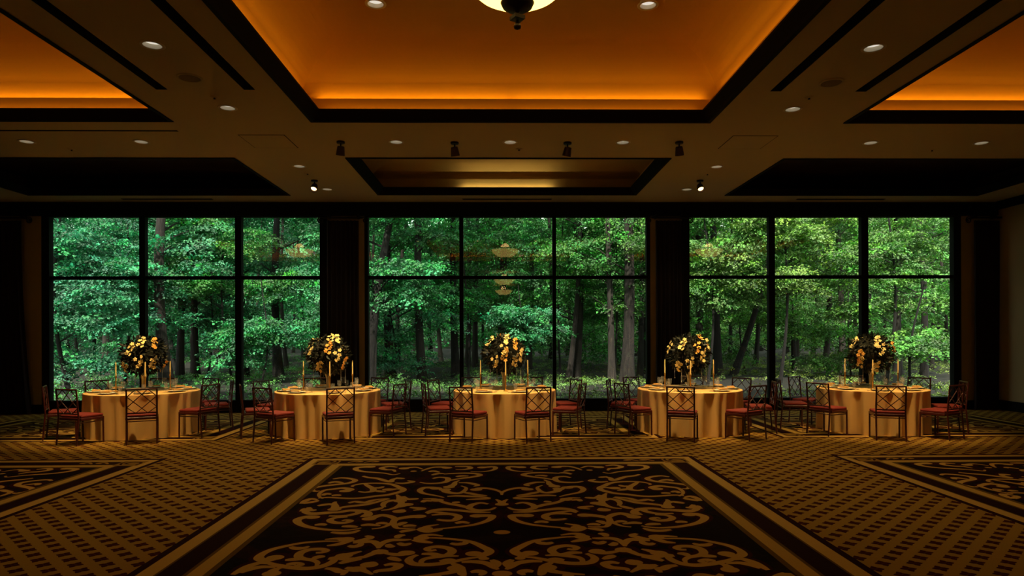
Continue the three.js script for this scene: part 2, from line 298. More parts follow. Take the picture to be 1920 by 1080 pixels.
// ceiling with coffers and round openings for the recessed lamps
const downlights = [[-3.66, 8.27], [-3.66, 6.34], [3.99, 8.27], [3.97, 6.34], [-7.43, 4.77], [-5.65, 4.77], [-1.65, 4.78], [0.15, 4.78], [1.94, 4.78], [5.91, 4.78], [7.7, 4.78], [-3.63, 3.27], [3.93, 3.27], [-3.62, 1.39], [3.91, 1.39]];
const slots = [[-4.27, -4.13, 7.0, 14], [-3.19, -3.05, 7.0, 14], [3.39, 3.53, 7.0, 14], [4.47, 4.61, 7.0, 14], [-10.4, -4.81, 5.3, 5.36]];
const coffers = [
  { x: [-2.66, 2.97], z: [5.83, 13.1], lit: 'full' }, { x: [-10.3, -4.7], z: [5.83, 13.1], lit: 'full' }, { x: [5.0, 10.6], z: [5.83, 13.1], lit: 'full' },
  { x: [-2.62, 2.9], z: [0.9, 3.82], lit: 'short' }, { x: [-10.14, -4.61], z: [0.86, 3.8], lit: 'none' }, { x: [4.95, 10.46], z: [0.86, 3.8], lit: 'none' },
];
{
  const ceil = thing('ceiling', 'beige plaster ceiling with deep lit coffers', 'ceiling', [0, 0, 0], 0, null, 'structure');
  const rect = (K, x0, x1, z0, z1) => new K([[x0, -z0], [x1, -z0], [x1, -z1], [x0, -z1]].map(([x, y]) => new THREE.Vector2(x, y)));
  const s = rect(THREE.Shape, XL - 0.2, XR + 0.2, ZB - 0.2, ZF + 0.2);
  for (const c of coffers) s.holes.push(rect(THREE.Path, ...c.x, ...c.z));
  for (const q of slots) s.holes.push(rect(THREE.Path, ...q));
  for (const [x, z] of downlights) s.holes.push(new THREE.Path().absarc(x, -z, 0.1, 0, Math.PI * 2));
  part('ceiling_plaster', new THREE.ExtrudeGeometry(s, { depth: 0.1, bevelEnabled: false, curveSegments: 20 }).rotateX(-Math.PI / 2).translate(0, YC, 0), M.ceiling, ceil);
  for (const [x0, x1, z0, z1] of slots) part('slot_channel', frameSweep([[0.004, YC - 0.001], [0.004, YC + 0.22], [Math.min(x1 - x0, z1 - z0) / 2, YC + 0.22]], x0, x1, z0, z1), M.slot, ceil, 'dark linear slot in the ceiling');
  for (const sgn of [-1, 1]) {                       // hairline joints of two access hatches
    const hx = AX + sgn * 3.78;
    part('access_hatch', join([bx(hx - 0.34, hx + 0.34, YC - 0.006, YC, 4.45, 5.14)]), M.ceiling, ceil, 'flush access hatch in the ceiling');
    part('hatch_joint', frameSweep([[-0.012, YC - 0.001], [-0.012, YC - 0.004], [0, YC - 0.004], [0, YC - 0.001]], hx - 0.34, hx + 0.34, 4.45, 5.14), M.slot, ceil);
  }
  coffers.forEach((c, i) => {
    const [x0, x1] = c.x, [z0, z1] = c.z, g = new THREE.Group(); g.name = 'coffer'; ceil.add(g);
    g.userData.label = ['large amber-lit coffer over the middle carpet panel', 'amber-lit coffer over the carpet panel at the left', 'amber-lit coffer over the carpet panel at the right', 'small dim coffer before the middle window', 'unlit dark coffer before the left window', 'unlit dark coffer before the right window'][i];
    part('crown_trim', frameSweep([[-0.05, YC - 0.004], [-0.05, YC - 0.016], [0, YC - 0.016], [0.02, YC + 0.01], [0.11, YC + 0.1], [0.11, YC + 0.13], [0.09, YC + 0.13], [0.09, YC + 0.105], [0.0, YC + 0.02]], x0, x1, z0, z1, true), M.darkWood, g);
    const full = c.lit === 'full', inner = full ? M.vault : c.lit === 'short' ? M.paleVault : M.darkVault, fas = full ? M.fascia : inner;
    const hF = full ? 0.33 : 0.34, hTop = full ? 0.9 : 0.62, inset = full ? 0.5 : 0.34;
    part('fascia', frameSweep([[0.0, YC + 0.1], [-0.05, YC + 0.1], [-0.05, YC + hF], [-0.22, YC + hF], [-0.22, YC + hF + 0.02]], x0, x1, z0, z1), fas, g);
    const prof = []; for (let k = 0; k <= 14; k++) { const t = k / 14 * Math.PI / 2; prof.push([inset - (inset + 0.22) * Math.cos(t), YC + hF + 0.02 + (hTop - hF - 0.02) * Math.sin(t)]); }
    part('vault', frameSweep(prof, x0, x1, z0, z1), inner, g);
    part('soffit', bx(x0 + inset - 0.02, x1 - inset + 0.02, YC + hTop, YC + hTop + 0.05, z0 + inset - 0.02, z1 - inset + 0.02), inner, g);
    // cove lamps: strips hidden behind the crown and on the ledge above the fascia
    const strip = (ax, az, bxx, bz, y, out, power, col) => {   // out: the way the strip faces, towards the cove wall
      const L = Math.hypot(bxx - ax, bz - az), n = Math.ceil(L / 3.7);
      for (let k = 0; k < n; k++) {
        const t = (k + 0.5) / n, mx = ax + (bxx - ax) * t, mz = az + (bz - az) * t, along = Math.abs(bxx - ax) > Math.abs(bz - az), len = L / n - 0.04;
        part('led_strip_light', new THREE.BoxGeometry(along ? len : 0.024, 0.012, along ? 0.024 : len).translate(mx, y, mz), lamp(...col, 1.2), g);
        const a = new THREE.RectAreaLight(new THREE.Color().setRGB(...col), power, len, 0.024);
        a.position.set(mx + 0.014 * out[0], y + 0.012, mz + 0.014 * out[1]);
        a.quaternion.setFromRotationMatrix(new THREE.Matrix4().lookAt(V(0, 0, 0), V(0.85 * out[0], 0.55, 0.85 * out[1]), along ? V(0, 1, 0) : V(0, 1, 0)));
        g.add(a);
      }
    };
    if (full) {
      const col = [1, 0.43, 0.022];
      for (const [ins, y, pw] of [[0.032, YC + 0.078, LIGHT.cove * 0.8], [-0.12, YC + hF + 0.012, LIGHT.cove * 0.9]]) {
        strip(x0 + ins + 0.1, z0 + ins, x1 - ins - 0.1, z0 + ins, y, [0, -1], pw, col); strip(x0 + ins + 0.1, z1 - ins, x1 - ins - 0.1, z1 - ins, y, [0, 1], pw, col);
        strip(x0 + ins, z0 + ins + 0.1, x0 + ins, z1 - ins - 0.1, y, [-1, 0], pw, col); strip(x1 - ins, z0 + ins + 0.1, x1 - ins, z1 - ins - 0.1, y, [1, 0], pw, col);
      }
    } else if (c.lit === 'short') strip(AX - 1.0, z0 + 0.032, AX + 1.0, z0 + 0.032, YC + 0.078, [0, -0.5], LIGHT.smallCove, [1, 0.72, 0.3]);
  });
}
{ // roof and walls, with thickness
  solo('roof', bx(XL - 0.5, XR + 0.5, 6.3, 6.6, -0.6, ZF + 0.5), M.rear, 'flat roof slab over the ballroom', 'roof', null, 'structure');
  const wl = thing('wall_left', 'beige papered side wall at the left end', 'wall', [0, 0, 0], 0, null, 'structure'); part('wall_face', bx(XL - 0.3, XL, 0, 6.3, -0.2, ZF), M.wall, wl);
  const wr = thing('wall_right', 'beige papered side wall at the right end', 'wall', [0, 0, 0], 0, null, 'structure'); part('wall_face', bx(XR, XR + 0.3, 0, 6.3, -0.2, ZF), M.wall, wr);
  solo('wall_front', bx(XL - 0.3, XR + 0.3, 0, 6.3, ZF, ZF + 0.3), M.rear, 'brown wall closing the room opposite the windows', 'wall', null, 'structure');
  const back = thing('wall_back', 'window wall with beige piers and a dark header', 'wall', [0, 0, 0], 0, null, 'structure');
  for (const [x0, x1] of [[XL, -10.45], [-3.98, -3.13], [3.44, 4.18], [10.69, XR]]) part('pier', bx(x0, x1, 0, 4.49, -0.2, 0), M.wall, back);
  part('header', bx(XL, XR, 4.49, 6.3, -0.2, 0), M.frame, back);
  part('pelmet', bx(XL, XR, 4.5, 4.8, 0, 0.07), M.frame, back);
  part('dado', bx(XL, XR, 0, 0.2, -0.2, 0), M.frame, back);
  solo('baseboard_back', bx(XL, XR, 0, 0.2, 0, 0.035), M.frame, 'black baseboard below the windows', 'baseboard', null, 'structure');
  solo('baseboard_right', bx(XR - 0.03, XR, 0, 0.22, 0.04, ZF), M.frame, 'black baseboard along the right-hand wall', 'baseboard', null, 'structure');
  solo('baseboard_left', bx(XL, XL + 0.03, 0, 0.22, 0.04, ZF), M.frame, 'black baseboard along the left-hand wall', 'baseboard', null, 'structure');
  solo('trim_1', bx(XR - 0.08, XR, 4.62, 4.8, 0.07, ZF), M.frame, 'black crown trim along the right-hand wall', 'trim', null, 'structure');
  solo('trim_2', bx(XL, XL + 0.08, 4.62, 4.8, 0.07, ZF), M.frame, 'black crown trim along the left-hand wall', 'trim', null, 'structure');
}
// three windows of six panes
const windows = [
  { name: 'window_1', x: [-10.45, -3.98], mull: [[-8.25, -8.12], [-6.08, -5.94]], where: 'left' },
  { name: 'window_2', x: [-3.13, 3.44], mull: [[-0.96, -0.87], [1.185, 1.265]], where: 'middle' },
  { name: 'window_3', x: [4.18, 10.69], mull: [[6.2, 6.34], [8.36, 8.52]], where: 'right' },
];
for (const w of windows) {
  const g = thing(w.name, `large black-framed ${w.where} window of six panes facing the woods`, 'window', [0, 0, 0], 0, null, 'structure'), [x0, x1] = w.x, y0 = 0.2, y1 = 4.49, fr = w.name === 'window_2' ? 0.08 : 0.17;
  part('jamb', bx(x0, x0 + fr, y0, y1, -0.14, 0.015), M.frame, g); part('jamb', bx(x1 - fr, x1, y0, y1, -0.14, 0.015), M.frame, g);
  part('window_head', bx(x0 + fr, x1 - fr, y1 - 0.02, y1, -0.14, 0.015), M.frame, g); part('window_sill', bx(x0 + fr, x1 - fr, y0, 0.285, -0.14, 0.05), M.frame, g);
  for (const [a, b] of w.mull) part('mullion', bx(a, b, 0.285, y1 - 0.02, -0.13, 0.01), M.frame, g);
  const cols = [[x0 + fr, w.mull[0][0]], [w.mull[0][1], w.mull[1][0]], [w.mull[1][1], x1 - fr]];
  for (const [a, b] of cols) {
    part('transom', bx(a, b, 3.045, 3.118, -0.12, 0.0), M.frame, g);
    for (const [c, d] of [[0.285, 3.045], [3.118, y1 - 0.02]]) part('pane', new THREE.PlaneGeometry(b - a, d - c).translate((a + b) / 2, (c + d) / 2, -0.06), M.glass, g);
  }
}
// curtains on short iron rods
function curtain(x0, x1, lean, label) {
  const g = thing('curtain', label, 'curtain', [0, 0, 0], 0, 'dark floor-length curtains by the windows'), nx = 90, ny = 16, pos = [], idx = [], H = 4.34;
  for (let side = 0; side < 2; side++) for (let j = 0; j <= ny; j++) for (let i = 0; i <= nx; i++) {
    const u = i / nx, v = j / ny, x = x0 + (x1 - x0) * u + lean * (v < 0.75 ? 0 : (v - 0.75) * 0.0) + lean * (1 - v) * (1 - v);
    const amp = 0.045 * (0.7 + 0.3 * (1 - v)), z = 0.2 + amp * Math.sin(u * Math.PI * 2 * 7 + 0.6 * Math.sin(v * 3 + u * 5)) + 0.01 * Math.sin(u * 60) - side * 0.008;
    pos.push(x, 0.012 + v * H, z);
  }
  const row = nx + 1, one = row * (ny + 1);
  for (let s = 0; s < 2; s++) for (let j = 0; j < ny; j++) for (let i = 0; i < nx; i++) { const a = s * one + j * row + i, b = a + 1, c = a + row, d = c + 1; s ? idx.push(a, c, b, b, c, d) : idx.push(a, b, c, b, d, c); }
  for (let j = 0; j < ny; j++) for (const i of [0, nx]) { const a = j * row + i, c = a + row; idx.push(a, c, a + one, c, c + one, a + one); }
  for (let i = 0; i < nx; i++) for (const j of [0, ny]) { const a = j * row + i, b = a + 1; idx.push(a, b, a + one, b, b + one, a + one); }
  const geo = new THREE.BufferGeometry(); geo.setAttribute('position', new THREE.Float32BufferAttribute(pos, 3)); geo.setIndex(idx); geo.computeVertexNormals();
  part('drape', geo, M.curtain, g);
  return g;
}
curtain(XL + 0.06, -10.76, 0.2, 'black curtain at the left end of the left window');
curtain(-3.93, -3.22, 0, 'black curtain on the pier between left and middle windows');
curtain(3.52, 4.16, 0, 'black curtain on the pier between middle and right windows');
curtain(10.86, XR - 0.08, -0.0, 'black curtain in the corner beside the right window');
function rod(x0, x1, ends, label) {
  const g = thing('curtain_rod', label, 'curtain rod', [0, 0, 0], 0, 'iron curtain rods');
  part('pole', bar(V(x0, 4.42, 0.2), V(x1, 4.42, 0.2), 0.022, 10), M.iron, g);
  for (const x of [x0 + 0.12, x1 - 0.12]) part('bracket', bx(x - 0.015, x + 0.015, 4.41, 4.5, 0.02, 0.21), M.iron, g);
  for (const e of ends) {
    const x = e < 0 ? x0 : x1, pts = []; for (let k = 0; k <= 30; k++) { const t = k / 30 * Math.PI * 3.1, q = 0.075 * (1 - k / 38); pts.push(V(x + e * (0.06 + q * Math.sin(t) * 0.9), 4.42 - 0.0 + q * Math.cos(t) - 0.06, 0.2)); }
    part('scroll_finial', new THREE.TubeGeometry(new THREE.CatmullRomCurve3([V(x, 4.42, 0.2), ...pts]), 50, 0.014, 6), M.iron, g);
  }
}
rod(XL + 0.03, -10.66, [1], 'short iron rod with scroll end over the far left curtain');
rod(-4.02, -3.13, [-1, 1], 'iron rod with scroll ends over the curtain left of the middle window');
rod(3.43, 4.26, [-1, 1], 'iron rod with scroll ends over the curtain right of the middle window');
rod(10.8, XR - 0.03, [-1], 'short iron rod with scroll end over the far right curtain');
for (const [x, w] of [[-7.42, 'left'], [0.14, 'middle'], [7.68, 'right']]) {
  const g = thing('linear_vent', `thin black air slot in the ceiling before the ${w} window`, 'air vent', [x, YC, 0.39], 0, 'linear air slots by the windows');
  part('vent_frame', frameSweep([[0, 0], [0, -0.008], [0.015, -0.008], [0.015, 0]], -1.0, 1.0, -0.05, 0.05), M.iron, g); part('vent_slot', bx(-0.985, 0.985, -0.005, -0.001, -0.035, 0.035), M.slot, g);
}
// ------------------------------------------------------------------ lamps
const aimAt = (o, from, to) => { o.position.copy(from); o.lookAt(to); };
function spotLight(parent, from, to, power, angle, col, radius = 2) {
  const s = new THREE.SpotLight(new THREE.Color().setRGB(...col), power, 0, angle, 0.7); s.position.copy(from); s.target.position.copy(to); s.shadow.radius = radius; s.shadow.mapSize.set(1024, 1024);
  parent.add(s, s.target);
}
const dlWhere = ['third on the beam left of the middle coffer', 'second on the beam left of the middle coffer', 'nearest on the beam right of the middle coffer', 'second on the beam right of the middle coffer', 'first in the cross-beam row from the left', 'second in the cross-beam row from the left', 'third in the cross-beam row from the left', 'middle one of the cross-beam row', 'third in the cross-beam row from the right', 'second in the cross-beam row from the right', 'last at the right of the cross-beam row', 'above the pier left of the middle window', 'above the pier right of the middle window', 'closest to the window left of the small coffer', 'closest to the window right of the small coffer'];
const lensMat = lamp(1, 0.93, 0.8, 0.7);
function downlight(x, z, y, label) {
  const g = thing('recessed_downlight', label, 'ceiling light', [x, y, z], 0, 'round recessed ceiling lights');
  part('trim_ring', lathe([[0.092, 0.0], [0.094, -0.006], [0.118, -0.008], [0.125, -0.004], [0.126, 0]], 32), M.white, g);
  part('can', lathe([[0.094, 0.0], [0.09, 0.07], [0.085, 0.098]], 28), M.white, g);
  part('lamp_lens', lathe([[0, 0.03], [0.05, 0.033], [0.088, 0.045], [0.088, 0.05], [0, 0.05]], 28), lensMat, g);
  return g;
}
downlights.forEach(([x, z], i) => {
  const g = downlight(x, z, YC, 'white recessed downlight, ' + dlWhere[i]), aim = i === 5 ? V(-6.5 - x, -4.4, 3.6 - z) : i === 9 ? V(6.75 - x, -4.4, 3.6 - z) : V(0, -1, 0);
  const accent = i === 5 || i === 9;
  spotLight(g, V(0, accent ? -0.012 : 0.02, 0), aim, accent ? LIGHT.accent : z < 5.5 ? LIGHT.rowDownlight : LIGHT.downlight, accent ? 0.4 : 0.75, accent ? [1, 0.66, 0.25] : [1, 0.8, 0.44], accent ? 3 : 4);
});
for (const [x, w] of [[-1.47, 'left'], [1.75, 'right']]) { const g = downlight(x, 7.46, YC + 0.9 - 0.052, `white downlight in the middle coffer, ${w} of the hanging lamp`); spotLight(g, V(0, -0.02, 0), V(0, -1, 0), LIGHT.downlight, 0.7, [1, 0.8, 0.44], 4); }
for (const [x, z, w] of [[-3.68, 7.39, 'left'], [4.02, 7.3, 'right']]) {
  const g = thing('ceiling_speaker', `round flush speaker grille on the beam ${w} of the middle coffer`, 'speaker', [x, YC, z]);
  part('grille_ring', lathe([[0.118, 0.0], [0.12, -0.012], [0.14, -0.012], [0.145, 0]], 36), M.ceiling, g); part('grille', lathe([[0, -0.006], [0.119, -0.004], [0.119, -0.001]], 36), std('#7a6c4e', 0.9), g);
}
for (const [x, z, w] of [[-3.66, 6.75, 'behind the downlight left of the middle coffer'], [3.98, 6.8, 'behind the downlight right of the middle coffer'], [-7.0, 4.35, 'before the left dark coffer'], [7.15, 4.4, 'before the right dark coffer'], [0.3, 4.4, 'before the small lit coffer'], [-3.63, 2.75, 'above the pier left of the small coffer'], [3.92, 2.75, 'above the pier right of the small coffer']]) {
  const g = thing('fire_sprinkler', 'small round ceiling sprinkler cap ' + w, 'sprinkler', [x, YC, z]);
  part('escutcheon', lathe([[0.0, -0.014], [0.035, -0.012], [0.055, -0.002], [0.056, 0]], 18), M.ceiling, g); part('nozzle', lathe([[0, -0.03], [0.014, -0.03], [0.012, -0.013]], 10), M.bronze, g);
}
// adjustable spotlight heads on the ceiling, aimed at the tables
const bulbMat = lamp(1, 0.68, 0.25, 5.0);
function spotHead(x, z, to, label, power, angle) {
  const g = thing('spotlight_head', label, 'spotlight', [x, YC, z], 0, 'adjustable ceiling spotlights');
  part('canopy', lathe([[0, -0.03], [0.06, -0.03], [0.065, -0.02], [0.065, 0], [0, 0]], 20), M.bronze, g); part('stem', bar(V(0, -0.03, 0), V(0, -0.09, 0), 0.012, 8), M.bronze, g);
  const dir = V(to[0] - x, to[1] - YC, to[2] - z).normalize(), c = V(0, -0.13, 0), q = new THREE.Quaternion().setFromUnitVectors(V(0, -1, 0), dir);
  const body = lathe([[0, 0.06], [0.05, 0.055], [0.056, 0.04], [0.064, -0.02], [0.07, -0.08], [0.072, -0.085], [0.064, -0.085], [0.055, -0.05], [0, -0.05]], 20).applyQuaternion(q).translate(c.x, c.y, c.z);
  const p = part('housing', body, std('#3a120b', 0.5), g, 'dark red-brown lamp housing');
  part('lamp_lens', lathe([[0, -0.062], [0.03, -0.06], [0.054, -0.05]], 16).applyQuaternion(q).translate(c.x, c.y, c.z), bulbMat, p);
  spotLight(g, c.clone().add(dir.clone().multiplyScalar(0.092)), c.clone().add(dir.clone().multiplyScalar(3)), power, angle, [1, 0.66, 0.25], 3);
}
spotHead(-2.52, 4.8, [-3.14, 0.75, 3.45], 'dark red ceiling spotlight left end of the row of four', LIGHT.spot, 0.36);
spotHead(-0.73, 4.77, [-0.25, 0.75, 3.45], 'dark red ceiling spotlight second in the row of four', LIGHT.spot * 0.62, 0.36);
spotHead(1.06, 4.77, [0.35, 0.75, 3.45], 'dark red ceiling spotlight third in the row of four', LIGHT.spot * 0.62, 0.36);
spotHead(2.83, 4.81, [3.43, 0.75, 3.45], 'dark red ceiling spotlight right end of the row of four', LIGHT.spot, 0.36);
spotHead(-3.66, 2.19, [-3.9, 0, 6.2], 'glaring ceiling spotlight above the second table from the left', LIGHT.spot * 0.32, 0.6);
spotHead(3.945, 2.2, [4.2, 0, 6.2], 'glaring ceiling spotlight above the second table from the right', LIGHT.spot * 0.32, 0.6);
// hanging bowl lamps
const alabaster = new THREE.MeshStandardMaterial({ color: '#d8b860', emissive: new THREE.Color().setRGB(1, 0.66, 0.16), emissiveIntensity: 3.6, roughness: 0.5 });
function chandelier(x, z, hang, label, y = 4.43) {
  const g = thing('bowl_chandelier', label, 'chandelier', [x, y, z], 0, 'hanging alabaster bowl lamps');
  part('finial', lathe([[0, 0], [0.028, 0.012], [0.034, 0.03], [0.026, 0.05], [0.012, 0.062], [0.01, 0.085]], 16), M.bronze, g);
  part('finial_plate', bx(-0.05, 0.05, 0.09, 0.122, -0.05, 0.05).rotateY(0.5), M.bronze, g);
  part('spindle', lathe([[0.014, 0.125], [0.012, 0.15], [0.03, 0.165]], 14), M.bronze, g);
  part('bottom_cap', lathe([[0, 0.16], [0.08, 0.17], [0.13, 0.2], [0.157, 0.255], [0.15, 0.265]], 32), M.bronze, g);
  part('lamp_bowl', lathe([[0.15, 0.235], [0.24, 0.265], [0.36, 0.33], [0.47, 0.43], [0.52, 0.53], [0.51, 0.535], [0.46, 0.44], [0.35, 0.345], [0.23, 0.28], [0.15, 0.25]], 48), alabaster, g, 'glowing yellow alabaster bowl');
  part('rim', new THREE.TorusGeometry(0.52, 0.018, 8, 48).rotateX(Math.PI / 2).translate(0, 0.535, 0), M.bronze, g);
  for (let k = 0; k < 3; k++) { const a = k * Math.PI * 2 / 3 + 0.4; part('rod', bar(V(0.5 * Math.cos(a), 0.54, 0.5 * Math.sin(a)), V(0.03 * Math.cos(a), hang - 0.06, 0.03 * Math.sin(a)), 0.008, 6), M.bronze, g); }
  part('canopy', lathe([[0, hang - 0.08], [0.06, hang - 0.07], [0.09, hang - 0.02], [0.1, hang - 0.002], [0, hang - 0.002]], 24), M.bronze, g);
  const p = new THREE.PointLight(new THREE.Color().setRGB(1, 0.6, 0.2), LIGHT.chandelier); p.position.set(0, 0.6, 0); p.shadow.radius = 8; g.add(p);
  return g;
}
chandelier(0.15, 9.46, YC + 0.9 - 4.43, 'yellow bowl lamp hanging in the middle coffer, finial in view');
chandelier(-7.5, 9.46, YC + 0.9 - 4.43, 'yellow bowl lamp hanging in the left coffer');
chandelier(7.8, 9.46, YC + 0.9 - 4.43, 'yellow bowl lamp hanging in the right coffer');
for (const [z, w] of [[16.6, 'nearer'], [24.5, 'farther']]) chandelier(0.15, z, 0.85, `yellow bowl lamp over the rear of the room, the ${w} one`, 3.95);
// ------------------------------------------------------------------ tables, chairs and place settings
const tableSpots = [
  { x: -6.46, which: 'leftmost', az: [27, 72, 117, 155, 195, 240, 297, 341] },
  { x: -3.14, which: 'second from left', az: [22, 69, 112, 152, 204, 250, 293, 330] },
  { x: 0.05, which: 'middle', az: [22, 67, 112, 157, 206, 246, 285, 331] },
  { x: 3.43, which: 'second from right', az: [339, 32, 78, 122, 162, 214, 252, 294] },
  { x: 6.79, which: 'rightmost', az: [342, 28, 72, 117, 165, 218, 258, 297] },
];
const TZ = 3.2, TR = 0.93, TH = 0.76;
const linen = std('#dfb470', 0.85, { bumpMap: noiseTexture(256, 80, 180, 128, [8, 8], 31), bumpScale: 0.0008 });
function clothGeometry(seed) {                      // round top, then folds that deepen and flare towards the floor
  seedTo(seed);
  const n = 192, pos = [], uv = [], idx = [], waves = [[13 + Math.floor(R() * 3), R() * 6, 0.5], [21 + Math.floor(R() * 4), R() * 6, 0.42], [34, R() * 6, 0.2]];
  const rows = [[0.0, TH], [0.3, TH], [0.6, TH], [0.86, TH], [TR - 0.02, TH], [TR - 0.004, TH - 0.004]]; for (let k = 0; k <= 12; k++) rows.push([TR, TH - 0.014 - (TH - 0.018) * k / 12]);
  rows.forEach(([r, y], j) => {
    const drop = j < 6 ? 0 : (j - 6) / 12;
    for (let i = 0; i <= n; i++) {
      const a = i / n * Math.PI * 2; let f = 0; for (const [w, p, k] of waves) f += k * Math.cos(w * a + p + 0.25 * Math.sin(2 * a));
      const q = Math.tanh(f * 1.9), rad = r + (j < 6 ? 0 : 0.014 * drop + Math.pow(drop, 0.55) * (0.052 * q - 0.036));
      pos.push(rad * Math.sin(a), y, rad * Math.cos(a)); uv.push(a, y);
    }
  });
  for (let j = 0; j < rows.length - 1; j++) for (let i = 0; i < n; i++) { const a = j * (n + 1) + i, b = a + 1, c = a + n + 1, d = c + 1; idx.push(a, c, b, b, c, d); }
  const g = new THREE.BufferGeometry(); g.setAttribute('position', new THREE.Float32BufferAttribute(pos, 3)); g.setAttribute('uv', new THREE.Float32BufferAttribute(uv, 2)); g.setIndex(idx); g.computeVertexNormals();
  return g;
}
const woodPly = std('#6b4a2a', 0.7);
const tops = { disc: new THREE.CylinderGeometry(0.9, 0.9, 0.03, 48).translate(0, TH - 0.02, 0), leg: bar(V(0, 0, 0), V(0, TH - 0.035, 0), 0.02, 8) };
// bamboo-style chair, its back at +z, seat pointing to -z
const CH = { w: 0.44, d: 0.43, seat: 0.45, top: 0.9 };
function makeChair() {
  const g = new THREE.Group(), hw = CH.w / 2, rear = (y) => 0.015 + (y > CH.seat ? (y - CH.seat) * 0.09 : (CH.seat - y) * 0.08), post = (s, y) => V(s * (hw - 0.005), y, rear(y)), m = M.mahogany, r = 0.0135;
  const knots = (list, pts) => { for (const p of pts) list.push(new THREE.SphereGeometry(0.0175, 8, 5).scale(1, 0.45, 1).translate(p.x, p.y, p.z)); return join(list); };
  for (const s of [-1, 1]) {
    part('back_post', knots([bar(post(s, 0), post(s, CH.seat), r, 8), bar(post(s, CH.seat), post(s, CH.top), r, 8)], [post(s, 0.24), post(s, CH.seat + 0.12), post(s, CH.seat + 0.3)]), m, g);
    const f = V(s * (hw + 0.005), 0, -CH.d + 0.01); part('leg', knots([bar(f, V(f.x, CH.seat - 0.02, f.z + 0.005), r + 0.001, 8)], [V(f.x, 0.24, f.z)]), m, g);
  }
  part('top_rail', bar(post(-1, CH.top - 0.006), post(1, CH.top - 0.006), r, 8), m, g);
  const yl = CH.seat + 0.055, yt = CH.top - 0.01; part('lower_rail', bar(post(-1, yl), post(1, yl), r * 0.85, 8), m, g);
  const at = (u, v) => { const y = yt + (yl - yt) * v; return V(-hw + 0.008 + (CH.w - 0.016) * u, y, rear(y)); };
  const lat = [[0.3, 0, 0, 0.3], [0.3, 0, 1, 0.75], [0.7, 0, 1, 0.3], [0.7, 0, 0, 0.75], [0, 0.3, 0.7, 1], [1, 0.3, 0.3, 1], [0, 0.75, 0.3, 1], [1, 0.75, 0.7, 1]];
  lat.forEach(([a, b, c, d]) => part('lattice_bar', bar(at(a, b), at(c, d), 0.0075, 6), m, g));
  part('seat_frame', new RoundedBoxGeometry(CH.w + 0.03, 0.045, CH.d - 0.015, 2, 0.012).translate(0, CH.seat - 0.035, -CH.d / 2 - 0.005), m, g);
  const cg = new RoundedBoxGeometry(CH.w + 0.02, 0.05, CH.d - 0.03, 4, 0.022), cp = cg.attributes.position;
  for (let i = 0; i < cp.count; i++) if (cp.getY(i) > 0) cp.setY(i, cp.getY(i) + 0.016 * Math.max(0, 1 - Math.pow(cp.getX(i) / hw, 2)) * Math.max(0, 1 - Math.pow(cp.getZ(i) / 0.2, 2)));
  cg.computeVertexNormals(); part('seat_cushion', cg.translate(0, CH.seat + 0.008, -CH.d / 2 - 0.008), M.seatRed, g, 'red seat cushion');
  for (const s of [-1, 1]) part('stretcher', bar(V(s * hw, 0.36, -CH.d + 0.012), post(s, 0.36), 0.008, 6), m, g);
  part('stretcher', bar(V(-hw, 0.375, -CH.d + 0.012), V(hw, 0.375, -CH.d + 0.012), 0.008, 6), m, g);
  part('stretcher', bar(post(-1, 0.375), post(1, 0.375), 0.008, 6), m, g);
  return g;
}
const chairProto = makeChair(); chairProto.name = 'dining_chair';
const midSeats = ['at the near right', 'at the right, nearer the viewer,', 'at the right, nearer the window,', 'at the window side, right,', 'at the window side, left,', 'at the left, nearer the window,', 'at the left, nearer the viewer,', 'at the near left'];
const seatWord = (a) => { const s = ((a % 360) + 360) % 360; return ['nearest the viewer', 'at the near right', 'at the right', 'at the far right', 'on the window side', 'at the far left', 'at the left', 'at the near left'][Math.round(s / 45) % 8]; };
// place settings
const china = new THREE.MeshPhysicalMaterial({ color: '#ece6d8', roughness: 0.25, clearcoat: 0.4 }), goldware = std('#b98a3c', 0.35, { metalness: 0.7 }), silver = std('#b9b4a8', 0.3, { metalness: 0.9 }), napkinMat = std('#dba65a', 0.9);
const geoCharger = lathe([[0, 0.0], [0.1, 0.0], [0.155, 0.012], [0.155, 0.015], [0.1, 0.004], [0, 0.004]], 32);
const geoPlate = lathe([[0, 0], [0.07, 0], [0.128, 0.016], [0.128, 0.019], [0.07, 0.004], [0, 0.004]], 32);
const geoGlass = lathe([[0, 0], [0.034, 0.001], [0.034, 0.003], [0.006, 0.007], [0.004, 0.02], [0.004, 0.085], [0.012, 0.095], [0.03, 0.12], [0.036, 0.15], [0.033, 0.19], [0.031, 0.205]], 20);
const geoTumbler = lathe([[0, 0], [0.028, 0.0], [0.03, 0.01], [0.012, 0.03], [0.012, 0.045], [0.03, 0.06], [0.036, 0.1], [0.034, 0.15]], 20);
const napkinGeo = (() => { // folded to a soft pyramid
  const s = new THREE.Shape(); s.moveTo(-0.1, -0.055); s.lineTo(0.1, -0.055); s.quadraticCurveTo(0.05, 0.0, 0.012, 0.06); s.lineTo(-0.012, 0.06); s.quadraticCurveTo(-0.05, 0.0, -0.1, -0.055);
  return new THREE.ExtrudeGeometry(s, { depth: 0.014, bevelEnabled: true, bevelThickness: 0.006, bevelSize: 0.006, bevelSegments: 2, curveSegments: 6 }).rotateX(-Math.PI / 2);
})();
const forkGeo = join([new RoundedBoxGeometry(0.009, 0.003, 0.13, 1, 0.0014).translate(0, 0, 0.04), bx(-0.011, 0.011, -0.0015, 0.0015, -0.05, -0.025), ...[-0.009, -0.003, 0.003, 0.009].map((x) => bx(x - 0.0014, x + 0.0014, -0.0012, 0.0016, -0.1, -0.05))]);
